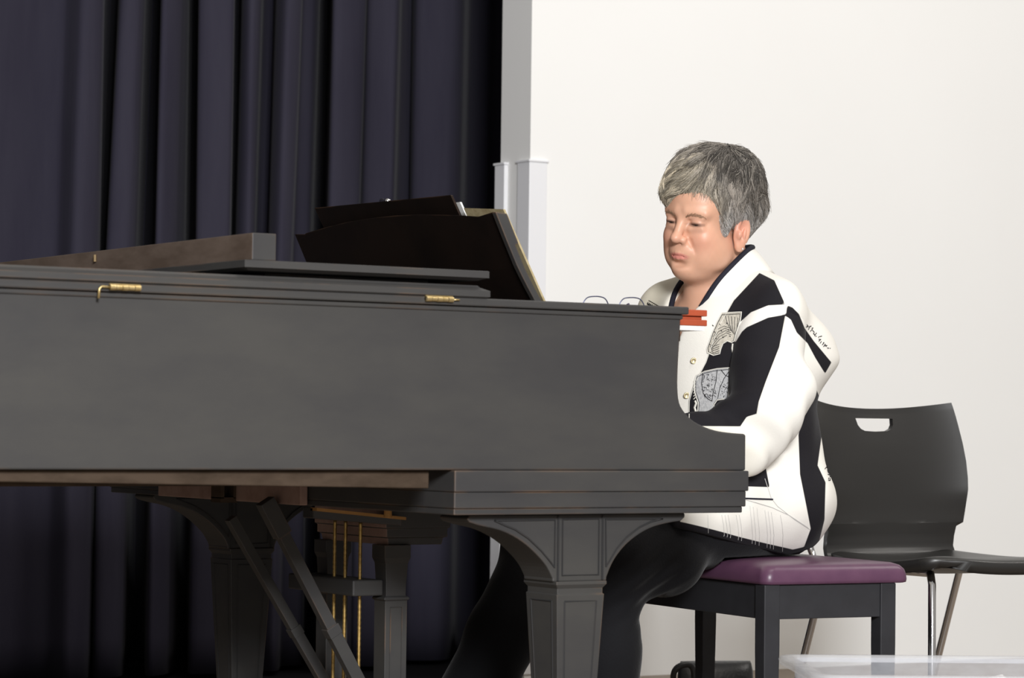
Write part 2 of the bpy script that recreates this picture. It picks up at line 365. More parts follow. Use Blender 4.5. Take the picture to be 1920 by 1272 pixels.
# legs with arched brackets
def leg(y0, xs=0.0, side=True):
    y1 = y0 + .093
    prof = [(2.390, .5788), (2.384, .572)] + [tuple(p) for p in cat([(2.39, .566), (2.412, .560), (2.447, .553), (2.477, .542), (2.505, .526), (2.531, .505), (2.548, .487), (2.559, .468)], 3)] + \
           [(2.559, .462), (2.672, .462)] + [tuple(p) for p in cat([(2.672, .468), (2.682, .489), (2.695, .507), (2.715, .526), (2.742, .543), (2.770, .5545), (2.80, .561), (2.832, .565)], 3)] + [(2.840, .571), (2.840, .5788)]
    prof = [(x + xs, z) for x, z in prof]
    br = obj('leg', MB().prism(prof, 'Y', y0, y1), m_ebony, PR, bevel=.0025)
    cx = 2.6155 + xs; cy = (y0 + y1) / 2
    def sq(hw, z, hy=None): hy = hy or hw; return [(cx - hw, cy - hy, z), (cx + hw, cy - hy, z), (cx + hw, cy + hy, z), (cx - hw, cy + hy, z)]
    mb = MB().loft([sq(.0525, .4625), sq(.0525, .457), sq(.0475, .450), sq(.0475, .440), sq(.0495, .4395), sq(.0325, .10), sq(.036, .098), sq(.036, .088), sq(.028, .086), sq(.026, .062)])
    obj('leg_column', mb, m_ebony, br, bevel=.0015)
    mb = MB().tube([(cx, cy, .062), (cx, cy, .04)], .012, 12).tube([(cx - .012, cy, .022), (cx + .012, cy, .022)], .022, 20)
    obj('caster', mb, m_brass, br, smooth=False)
    # raised beads framing the panels
    mb = MB(); yb = y0 - .0012
    def bead(pts, r=.0016):
        pts = [(x + xs, yb, z) for x, z in pts]; mb.tube(pts, r, 6)
    def loopbead(p): bead(p + [p[0]])
    loopbead([(2.578, .570), (2.654, .570), (2.654, .473), (2.578, .473)])
    arcL = [(x, z + .0085) for x, z in [(2.458, .5515), (2.477, .545), (2.505, .529), (2.531, .508), (2.548, .491), (2.559, .478)]]
    loopbead([(2.438, .569), (2.562, .569)] + [(min(x + .003, 2.562), z) for x, z in arcL[::-1]])
    arcR = [(x, z + .0085) for x, z in [(2.672, .478), (2.682, .492), (2.695, .510), (2.715, .529), (2.742, .546), (2.768, .556)]]
    loopbead([(2.79, .569), (2.668, .569)] + [(max(x - .002, 2.668), z) for x, z in arcR])
    for x in (2.569, 2.662): bead([(x, .577), (x, .464)], .0022)
    zz = (.428, .13)
    def face_pts(z, u, off): # point on the tapering near face
        hw = np.interp(z, [.10, .4395], [.0325, .0495]); return (cx + u * hw, cy - hw - off, z)
    q = [face_pts(zz[0], -.68, .0), face_pts(zz[0], .68, .0), face_pts(zz[1], .66, .0), face_pts(zz[1], -.66, .0)]
    mb.tube(q + [q[0]], .0016, 6)
    def side_pts(z, u):
        hw = np.interp(z, [.10, .4395], [.0325, .0495]); return (cx - hw, cy + u * hw, z)
    q = [side_pts(zz[0], -.68), side_pts(zz[0], .68), side_pts(zz[1], .66), side_pts(zz[1], -.66)]
    mb.tube(q + [q[0]], .0016, 6)
    obj('panel_bead', mb, m_ebony_bead, br)
leg(3.877); leg(5.128)
mb = MB()
def sqr(x, y, hw, z): return [(x - hw, y - hw, z), (x + hw, y - hw, z), (x + hw, y + hw, z), (x - hw, y + hw, z)]
mb.loft([sqr(1.55, 4.42, .055, .656), sqr(1.55, 4.42, .052, .46), sqr(1.55, 4.42, .034, .06)])
tl = obj('leg', mb, m_ebony, PR, bevel=.002)
obj('caster', MB().tube([(1.535, 4.42, .022), (1.565, 4.42, .022)], .022, 20).tube([(1.55, 4.42, .03), (1.55, 4.42, .065)], .01, 10), m_brass, tl)
# pedal lyre
LX, LY0, LY1 = 2.53, 4.40, 4.684
mb = MB()
slabp = [(LX - .003, LY0), (2.669, LY0), (2.669, LY1), (LX - .003, LY1)]
slab(mb, slabp, [(.5795, 0), (.535, 0), (.533, .004), (.517, .004), (.515, .01), (.502, .012)])
ly = obj('lyre', mb, [m_ebony, m_raw], PR, bevel=.0015, label='pedal lyre with brass rods')
for p in ly.data.polygons:
    if p.normal.x < -.6: p.material_index = 1
for y in (LY0 + .002, LY1 - .051):
    def sp(hx, hy, z): cx, cy = LX + .0245, y + .0245; return [(cx - hx, cy - hy, z), (cx + hx, cy - hy, z), (cx + hx, cy + hy, z), (cx - hx, cy + hy, z)]
    mb = MB().loft([sp(.0285, .0245, .5025), sp(.0285, .0245, .478), sp(.0245, .0215, .468), sp(.022, .020, .43), sp(.0215, .0195, .4065), sp(.027, .0235, .4035), sp(.0275, .024, .3995), sp(.024, .021, .397), sp(.0235, .021, .13)])
    po = obj('lyre_post', mb, m_ebony, ly, bevel=.001)
    # beads framing the front of the post
mb = MB(); yb = LY0 - .0005
q = [(LX + .012, yb + .005, .385), (LX + .037, yb + .005, .385), (LX + .037, yb + .005, .15), (LX + .012, yb + .005, .15)]
mb.tube(q + [q[0]], .0012, 6); obj('post_bead', mb, m_ebony, ly)
obj('lyre_box', MB().box((LX - .03, LY0 - .01, .065), (LX + .09, LY1 + .01, .135)), m_ebony, ly, bevel=.003)
mb = MB().box((LX - .066, LY0 + .012, .407), (LX - .0005, LY1 - .012, .437))
obj('lyre_crossbar', mb, m_ebony, ly, bevel=.003)
for px_, x_ in ((627, 2.497), (647, 2.497), (675, 2.497)):
    a = at(px_, 1060, 'X', x_)
    n = 90; zs = np.linspace(.10, .545, n)
    obj('pedal_rod', MB().tube([(x_, a[1], z) for z in zs], [.0032 + .0006 * (k % 2) for k in range(n)], 8), m_brassrod, ly, smooth=True)
    obj('pedal', MB().box((LX + .088, a[1] - .013, .085), (LX + .20, a[1] + .013, .097)), m_brass, ly, bevel=.004)
for (x0, y0), (x1, y1), Y, wd in (((432, 972), (604, 1272), 4.64, .0105), ((502, 950), (668, 1272), 4.445, .0125)):
    a, b = at(x0, y0, 'Y', Y), at(x1, y1, 'Y', Y); e = a + (b - a) * ((a[2] - .09) / (a[2] - b[2]))
    mb = MB()
    t = (e - a) / np.linalg.norm(e - a); n1 = np.array([t[2], 0, -t[0]]); n2 = np.array([0, 1.0, 0])
    def ring(p, w1, w2): return [p + n1 * w1 + n2 * w2, p - n1 * w1 + n2 * w2, p - n1 * w1 - n2 * w2, p + n1 * w1 - n2 * w2]
    mb.loft([ring(a, wd * .9, .010), ring(a + (e - a) * .47, wd * .9, .010)])
    mb.loft([ring(a + (e - a) * .465, wd * 1.12, .012), ring(a + (e - a) * .50, wd * 1.12, .012)])
    mb.loft([ring(a + (e - a) * .50, wd, .010), ring(e, wd * .95, .010)])
    if Y < 4.5: mb.loft([ring(a - t * .012, wd * 1.25, .012), ring(a + t * .062, wd * 1.25, .012)])
    obj('lyre_brace', mb, m_ebony, PR, bevel=.001)
a = at(420, 958, 'Y', 4.64)
mb = MB().box((a[0] - .018, 4.62, .585), (a[0] - .010, 4.66, .635)).box((a[0] + .010, 4.62, .585), (a[0] + .018, 4.66, .635)).box((a[0] - .018, 4.62, .577), (a[0] + .018, 4.66, .587)).box((a[0] - .018, 4.62, .625), (a[0] + .018, 4.66, .64))
obj('brace_bracket', mb, m_brown, PR)
# trapwork levers above the lyre
a = at(700, 985, 'Y', 4.36)
mb = MB().loft([[(2.40, 4.455, .573), (2.40, 4.495, .573), (2.40, 4.495, .552), (2.40, 4.455, .552)], [(2.545, 4.372, .5555), (2.545, 4.398, .5555), (2.545, 4.398, .540), (2.545, 4.372, .540)]])
obj('trap_lever', mb, [m_ebony], PR, bevel=.002)
mb = MB().loft([[(2.40, 4.44, .5725), (2.40, 4.465, .5725), (2.40, 4.465, .5665), (2.40, 4.44, .5665)], [(2.55, 4.365, .5565), (2.55, 4.39, .5565), (2.55, 4.39, .551), (2.55, 4.365, .551)]])
obj('trap_slat', mb, m_honey, PR)
p = at(727, 975, 'Y', 4.375)
obj('lever_dowel', MB().tube([(p[0], 4.375, .556), (p[0], 4.375, .580)], .0075, 12), m_honey, PR)

# ---- things lying on the piano
m_yel = mat('yellowed_paper', (.46, .38, .22), .8, col2=(.30, .23, .11), scale=60, contrast=(.45, .75)); m_paper = mat('white_paper', (.85, .85, .83), .7)
def leaning(name, y0, y1, z1, off, th, m, zl=None, bevel=.001):
    """a flat thing standing on the tray and leaning on the music desk"""
    mb = MB(); zz = np.linspace(.9075, z1, 8); L = []
    lean = lambda z: 2.728 + (z - .9075) * (2.600 - 2.728) / (1.14 - .9075) + off
    for y in (y0, y1):
        zt = z1 if zl is None or y == y0 else zl
        L.append([(lean(z), y, z) for z in np.linspace(.9075, zt, 6)] + [(lean(z) + th, y, z) for z in np.linspace(zt, .9075, 6)])
    mb.loft(L); return mb
bk = thing('music_book', (2.75, 4.35, .907), 'yellowed old music book standing open behind the right end of the music desk', 'book')
obj('pages', leaning('p', 4.1645, 4.295, 1.128, .0235, .0045, m_yel, 1.138), m_yel, bk)
fo = thing('music_binder', (2.77, 4.6, .907), 'dark music binder standing on the music desk, rising above its arched top', 'binder')
obj('cover', leaning('c', 4.330, 4.862, 1.1645, .0305, .005, m_gloss, 1.1725), m_gloss, fo, bevel=.001)
obj('pages', leaning('s', 4.318, 4.80, 1.151, .0365, .004, m_paper, 1.151), m_paper, fo, label='white pages')
c = at(722, 377, 'X', 2.63)
mb = MB().tube([c + np.array([.0, -.014, -.003]), c + np.array([0, -.006, .001]), c + np.array([0, .003, -.002]), c + np.array([0, .013, .0005])], [.006, .0045, .0045, .006], 10)
obj('binder_clip', mb, m_steel, fo, smooth=True, label='silver clip')
# orange grooved block
m_or = mat('orange_paint', (.42, .075, .028), .5, col2=(.36, .065, .026), scale=30)
ob = thing('orange_block', (2.80, 3.94, .907), 'small orange grooved block lying at the right end of the piano top', 'block')
x0, x1 = at(1262, 600, 'Y', 3.92)[0], at(1326, 610, 'Y', 3.92)[0]
mb = MB().box((x0, 3.92, .9155), (x1, 3.99, .9265)).box((x0, 3.927, .9262), (x1 - .007, 3.983, .9335)).box((x0, 3.92, .9332), (x1, 3.99, .9445))
obj('body', mb, m_or, ob, bevel=.0012)
obj('base', MB().box((x0, 3.922, .9071), (x1 - .005, 3.988, .9153)), m_paper, ob, label='white base')
# spectacles standing on the tray
m_rim = mat('blue_grey_metal', (.12, .13, .22), .3, metal=.7); m_glass = mat('lens', (1, 1, 1), .02, transmission=1); m_glass.node_tree.nodes['Principled BSDF'].inputs['IOR'].default_value = 1.02
m_tip = mat('temple_tip', (.05, .03, .10), .4)
def spectacles():
    Yg = 4.03
    A = at(1092, 557, 'Y', Yg); D = .5373 * A[0] + .8434 * A[1]
    s = thing('spectacles', (2.79, 4.06, .907), 'blue-grey framed spectacles standing on the piano top before the pianist', 'spectacles')
    zt = at(1118, 557, 'D', D)[2]; zb = .9085
    def P(px, z): q = at(px, 565, 'D', D + (px - 1092) * .0004); return np.array([q[0], q[1], z])
    H = zt - zb
    for nm, a, b in (('l', 1092, 1146), ('r', 1160, 1213)):
        sh = [(.0, .55), (.03, .78), (.16, .95), (.35, 1), (.62, 1), (.80, .93), (.92, .72), (1.0, .45), (.96, .2), (.8, .03), (.5, 0), (.2, .05), (.04, .25), (0, .55)]
        c = cat([P(a + u * (b - a), zb + .001 + v * H) for u, v in sh], 4)
        f = obj('rim', MB().tube(c, .0011, 6), m_rim, s, smooth=True)
        mb = MB(); mb.loft([[q + np.array([.0003, .0003, 0]) for q in c[:-1]], [q - np.array([.0003, .0003, 0]) for q in c[:-1]]])
        obj('lens', mb, m_glass, f)
    obj('bridge', MB().tube([P(1145, zb + H * .62), P(1153, zb + H * .72), P(1161, zb + H * .62)], .0012, 6), m_rim, s, smooth=True)
    bdir = np.array([.5373, .8434, 0])
    for px, ex, tip in ((1093, 1196, .70), (1212, 1178, .74)):
        a = P(px, zb + H * .55); e = P(ex, zb + H * .40) + bdir * .05
        obj('temple', MB().tube([a, a + bdir * .012, (a + e) / 2 + bdir * .02, e], .0014, 6), m_rim, s, smooth=True)
    e = P(1190, zb + H * .45) + bdir * .045
    g = P(1179, zb + H * .86) + bdir * .045
    obj('temple_tip', MB().tube([e, g], [.0022, .0032], 8), m_tip, s, smooth=True, label='dark purple temple tip')
spectacles()
# ------------------------------------------------------------ bench, chair, bag, tub
m_bench = mat('bench_black', (.024, .024, .027), .55, spec=.3, col2=(.029, .029, .033), scale=20, bump=.03)
m_vinyl = mat('purple_vinyl', (.095, .040, .078), .36, spec=.45, col2=(.11, .048, .088), scale=30, bump=.03, bscale=300)
BD = .1102; BX = np.array([math.cos(BD), -math.sin(BD), 0]); BY = np.array([math.sin(BD), math.cos(BD), 0])
BO = np.array([3.2505, 4.1723, 0]); BL, BW = .74, .308
BR = np.stack([BX, BY, [0, 0, 1]], 1)
bn = thing('piano_bench', tuple(BO + BX * BW / 2 + BY * BL / 2), 'black wooden piano bench with padded purple top, the pianist sitting on it', 'bench')
def bb(mb, a, b): return mb.box(a, b, 0, BR, BO)
T = .036
for (u, v) in ((0, 0), (BW - T, 0), (0, BL - T), (BW - T, BL - T)):
    mb = MB(); L = []
    for z, k in ((.4245, 0), (.30, 0), (0.0, 1)):
        s = .004 * k; cx, cy = u + T / 2, v + T / 2; h = T / 2 - s
        L.append([BO + BR @ np.array([cx + a * h, cy + b * h, z]) for a, b in ((-1, -1), (1, -1), (1, 1), (-1, 1))])
    mb.loft(L); obj('leg', mb, m_bench, bn, bevel=.002)
for a, b in (((T - .001, .004, .357), (BW - T + .001, .022, .4245)), ((T - .001, BL - .022, .357), (BW - T + .001, BL - .004, .4245)),
             ((.004, T - .001, .357), (.022, BL - T + .001, .4245)), ((BW - .022, T - .001, .357), (BW - .004, BL - T + .001, .4245))):
    obj('apron', bb(MB(), a, b), m_bench, bn, bevel=.0015)
def cushion():
    x0, x1, y0, y1 = -.003, BW + .030, -.006, BL + .006
    n = 12; L = []
    def ring(d, z, rad):
        pts = []
        for cx, cy, a0 in ((x1 - rad - d, y0 + rad + d, -90), (x1 - rad - d, y1 - rad - d, 0), (x0 + rad + d, y1 - rad - d, 90), (x0 + rad + d, y0 + rad + d, 180)):
            for k in range(n + 1):
                t = math.radians(a0 + 90 * k / n); pts.append(BO + BR @ np.array([cx + rad * math.cos(t), cy + rad * math.sin(t), z]))
        return pts
    for d, z in ((.004, .4248), (0, .4262), (-.001, .432), (0, .442), (.003, .452), (.010, .460), (.022, .4645), (.05, .467), (.11, .468)):
        L.append(ring(d, z, max(.022 - d * .1, .012)))
    return MB().loft(L)
obj('cushion', cushion(), m_vinyl, bn, smooth=True, label='padded purple vinyl top')

m_shell = mat('black_shell_plastic', (.022, .021, .020), .36, spec=.5, bump=.05, bscale=900)
m_chrome = mat('chrome', (.85, .85, .87), .15, metal=1)
ch = thing('stacking_chair', (4.04, 4.6, 0), 'black plastic shell stacking chair with chrome legs behind the pianist, against the white wall', 'chair')
CX, CYB = 4.075, 4.775
def chair():
    NU = 41
    # backrest: (height, half width, rearward offset of the middle, forward wrap of the edges)
    prof = [(.517, .209, .0), (.54, .211, .004), (.58, .211, .008), (.62, .214, .013), (.66, .2145, .020), (.70, .213, .030), (.74, .210, .042), (.765, .208, .050), (.783, .206, .056), (.797, .203, .060)]
    # neck between seat and back
    neck = [(.437, .185, -.055), (.436, .19, -.045), (.438, .196, -.030), (.447, .192, -.014), (.462, .190, -.004), (.485, .190, .0), (.505, .190, .0), (.516, .191, .0)]
    zs = []; rows = []
    P = neck + prof
    def wrap(u, z): return .050 * abs(u) ** 2.2 * min(1, max(0, (z - .43) / .16))
    fine = []
    for k in range(len(P) - 1):
        m = 3
        if P[k][0] >= .74: m = 6
        for j in range(m):
            t = j / m; fine.append(tuple(P[k][i] * (1 - t) + P[k + 1][i] * t for i in range(3)))
        if k == len(neck) - 1: fine = fine[:-(m - 1)]
    fine.append(P[-1])
    V = []; F = []
    for z, hw, yo in fine:
        for i in range(NU):
            u = -1 + 2 * i / (NU - 1)
            dip = -.017 * (1 - u * u) * max(0, (z - .60) / .195) ** 1.3
            V.append((CX + u * hw, CYB + yo - wrap(u, z) , z + dip))
    nr = len(fine)
    for k in range(nr - 1):
        for i in range(NU - 1):
            a = k * NU + i
            F.append((a, a + 1, a + NU + 1, a + NU))
    o = link_mesh('backrest', V, F, m_shell, ch, smooth=True)
    s = o.modifiers.new('t', 'SOLIDIFY'); s.thickness = .011; s.offset = 1
    # hand hole: cut once, then the cutter is removed
    hole = [(-.056, .757), (.056, .757), (.053, .742), (.046, .733), (.034, .728), (.0, .7265), (-.034, .728), (-.046, .733), (-.053, .742)]
    k = obj('cutter', MB().prism([(CX + x, z) for x, z in hole], 'Y', CYB - .15, CYB + .15), m_shell, ch)
    bo = o.modifiers.new('b', 'BOOLEAN'); bo.object = k; bo.operation = 'DIFFERENCE'; bo.solver = 'EXACT'
    bpy.context.view_layer.update(); me = bpy.data.meshes.new_from_object(o.evaluated_get(bpy.context.evaluated_depsgraph_get()))
    o.modifiers.clear(); o.data = me; me.name = 'backrest'; bpy.data.objects.remove(k)
    me.polygons.foreach_set('use_smooth', [True] * len(me.polygons)); es = o.modifiers.new('es', 'EDGE_SPLIT'); es.split_angle = math.radians(40)
    # seat
    NS = 22; V = []; F = []
    for k in range(NS):
        t = k / (NS - 1); y = CYB - .035 - t * .435
        hw = .185 + .050 * math.sin(min(t * 2.2, 1.0) * math.pi / 2) - (.05 * max(0, (t - .82) / .18) ** 2.5)
        for i in range(NU):
            u = -1 + 2 * i / (NU - 1)
            z = .437 - .012 * math.sin(t * math.pi) + .020 * t * t + .012 * u * u * (1 - t * .2) - .020 * max(0, (t - .85) / .15) ** 2 + .004
            z -= .008 * max(0, (abs(u) - .8) * 5) ** 2
            V.append((CX - .008 + u * hw, y + .03 * abs(u) ** 4 * max(0, (t - .75) / .25) ** 2, z))
    for k in range(NS - 1):
        for i in range(NU - 1):
            a = k * NU + i; F.append((a, a + 1, a + NU + 1, a + NU))
    o = link_mesh('seat', V, F, m_shell, ch, smooth=True)
    s = o.modifiers.new('t', 'SOLIDIFY'); s.thickness = .026; s.offset = -.6
    for sx in (-1, 1):
        x = CX - .012 + sx * .200
        obj('leg', MB().tube([(x - sx * .01, 4.395, .425), (x, 4.378, .40), (x + sx * .004, 4.372, .20), (x + sx * .010, 4.365, .004)], .0088, 12), m_chrome, ch, smooth=True)
        obj('leg', MB().tube([(x, 4.72, .425), (x + sx * .002, 4.74, .40), (x + sx * .004, 4.83, .15), (x + sx * .006, 4.875, .004)], .0088, 12), m_chrome, ch, smooth=True)
        obj('back_upright', MB().tube([(x, 4.70, .42), (x + sx * .004, 4.772, .435), (x + sx * .008, CYB + .012, .47), (x + sx * .010, CYB + .013, .56)], .0085, 12), m_chrome, ch, smooth=True)
    obj('seat_frame', MB().tube([(CX - .20, 4.40, .424), (CX - .20, 4.70, .424)], .0088, 10).tube([(CX + .20, 4.40, .424), (CX + .20, 4.70, .424)], .0088, 10).tube([(CX - .2, 4.5, .424), (CX + .2, 4.5, .424)], .008, 10), m_chrome, ch, smooth=True)
chair()

# handbag behind the bench
m_leather = mat('black_leather', (.02, .02, .022), .38, spec=.5, bump=.25, bscale=120)
m_leather2 = mat('grey_leather_panel', (.075, .072, .078), .5, col2=(.11, .105, .11), scale=25, bump=.2, bscale=90)
hb = thing('handbag', (3.80, 5.10, 0), 'black leather handbag on the floor behind the bench', 'bag')
a = at(1272, 1250, 'D', 6.3); b = at(1418, 1250, 'D', 6.34)
ax = (b - a); W = np.linalg.norm(ax[:2]); ax = np.array([ax[0], ax[1], 0]) / W; ay = np.array([.5373, .8434, 0])
def P3(u, v, z): return np.array([a[0], a[1], 0]) + ax * u + ay * v + np.array([0, 0, z])
L = []
for z, s, d in ((.002, .95, .055), (.02, 1, .062), (.10, 1.0, .058), (.155, .97, .040), (.172, .93, .022), (.177, .90, .012)):
    c = W / 2; r = []
    for k in range(28):
        t = 2 * math.pi * k / 28; ct, st_ = math.cos(t), math.sin(t)
        r.append(P3(c + math.copysign(abs(ct) ** .5, ct) * (W / 2) * s, .06 + math.copysign(abs(st_) ** .6, st_) * d, z))
    L.append(r)
obj('bag_body', MB().loft(L), m_leather, hb, smooth=True)
mb = MB(); q = [P3(W * u, -.0005 + .004 * abs(u - .6), z) for u, z in ((.42, .03), (.95, .03), (.95, .135), (.42, .135))]
q2 = [p + ay * .02 for p in q]; mb.loft([q, q2]); obj('front_pocket', mb, m_leather2, hb, bevel=.004)
mb = MB().tube(cat([P3(.004, .02, .10), P3(-.012, .0, .14), P3(-.006, -.012, .166), P3(.018, -.014, .176), P3(.035, -.010, .165), P3(.04, -.008, .12)], 5), .0075, 8)
obj('strap', mb, m_leather, hb, smooth=True)
obj('strap_ring', MB().tube([P3(.006, -.016, .118) + np.array([.007 * math.cos(t), 0, .007 * math.sin(t)]) for t in np.linspace(0, 2 * math.pi, 16)], .0018, 6), m_brass, hb, smooth=True)

# translucent storage tub in the foreground
def tub_mat(name, a, tint):
    m = bpy.data.materials.new(name); m.use_nodes = True; nt = m.node_tree; N = nt.nodes; Lk = nt.links
    N.clear(); o = N.new('ShaderNodeOutputMaterial'); mx = N.new('ShaderNodeMixShader'); tr = N.new('ShaderNodeBsdfTransparent'); df = N.new('ShaderNodeBsdfPrincipled')
    tl = N.new('ShaderNodeBsdfTranslucent'); m2 = N.new('ShaderNodeMixShader')
    df.inputs['Base Color'].default_value = (*tint, 1); df.inputs['Roughness'].default_value = .3; tl.inputs['Color'].default_value = (*tint, 1)
    no = N.new('ShaderNodeTexNoise'); no.inputs['Scale'].default_value = 14; mr = N.new('ShaderNodeMapRange'); mr.inputs['To Min'].default_value = a - .12; mr.inputs['To Max'].default_value = a + .12
    Lk.new(no.outputs['Fac'], mr.inputs['Value']); Lk.new(mr.outputs[0], mx.inputs['Fac'])
    m2.inputs['Fac'].default_value = .4; Lk.new(df.outputs[0], m2.inputs[1]); Lk.new(tl.outputs[0], m2.inputs[2])
    Lk.new(tr.outputs[0], mx.inputs[1]); Lk.new(m2.outputs[0], mx.inputs[2]); Lk.new(mx.outputs[0], o.inputs['Surface'])
    return m
m_tub = tub_mat('frosted_plastic', .38, (.78, .80, .86)); m_rimp = tub_mat('frosted_rim', .4, (.84, .85, .88))
m_bagp = mat('white_plastic_bag', (.86, .86, .88), .35, bump=.6, bscale=25)
tb = thing('storage_tub', (3.35, 3.63, 0), 'translucent frosted plastic storage tub in front of the bench', 'storage tub')
TA = at(1470, 1232, 'D', 4.94); TR = np.array([.8434, -.5373, 0]); TN = np.array([.5373, .8434, 0])
th_ = .05; TR, TN = TR * math.cos(th_) + TN * math.sin(th_), TN * math.cos(th_) - TR * math.sin(th_)
def tp(u, v, z): return np.array([TA[0], TA[1], 0]) + TR * u + TN * (v - .40) + np.array([0, 0, z])
def rr(d, z, U=.58, Vv=.40, r=.04):
    out = []
    for cx, cy, a0 in ((U - r - d, r + d, -90), (U - r - d, Vv - r - d, 0), (r + d, Vv - r - d, 90), (r + d, r + d, 180)):
        for k in range(7):
            t = math.radians(a0 + 15 * k); out.append(tp(cx + r * math.cos(t), cy + r * math.sin(t), z))
    return out
ZT = .316
mb = MB().loft([rr(.045, .006), rr(.03, .10), rr(.012, ZT - .03), rr(.012, ZT - .004)], cap=False)
mb.loft([rr(.047, .004), rr(.047, .007)])
tbo = obj('tub_body', mb, m_tub, tb, smooth=True)
mb = MB().loft([rr(.012, ZT - .012), rr(-.012, ZT - .014), rr(-.014, ZT - .006), rr(-.010, ZT), rr(.010, ZT), rr(.012, ZT - .012)], cap=False)
obj('tub_rim', mb, m_rimp, tb, smooth=True)
mb = MB(); random.seed(4); NX, NY = 26, 16; V = []; Fc = []
for j in range(NY):
    for i in range(NX):
        u, v = i / (NX - 1), j / (NY - 1)
        e = min(u, 1 - u, v, 1 - v) * 3.2; e = min(e, 1); e = e * e * (3 - 2 * e)
        V.append(tp(.05 + u * .48, .05 + v * .24, .02 + e * (.245 + .02 * math.sin(u * 9 + v * 4) + .012 * math.sin(u * 23 - v * 11) + random.uniform(-.006, .006))))
for j in range(NY - 1):
    for i in range(NX - 1): k = j * NX + i; Fc.append((k, k + 1, k + NX + 1, k + NX))
o = link_mesh('plastic_bag', V, Fc, m_bagp, None, smooth=True, loc=tuple(tp(.29, .17, .02)))
tag(o, 'crumpled white plastic bag inside the frosted storage tub', 'bag')
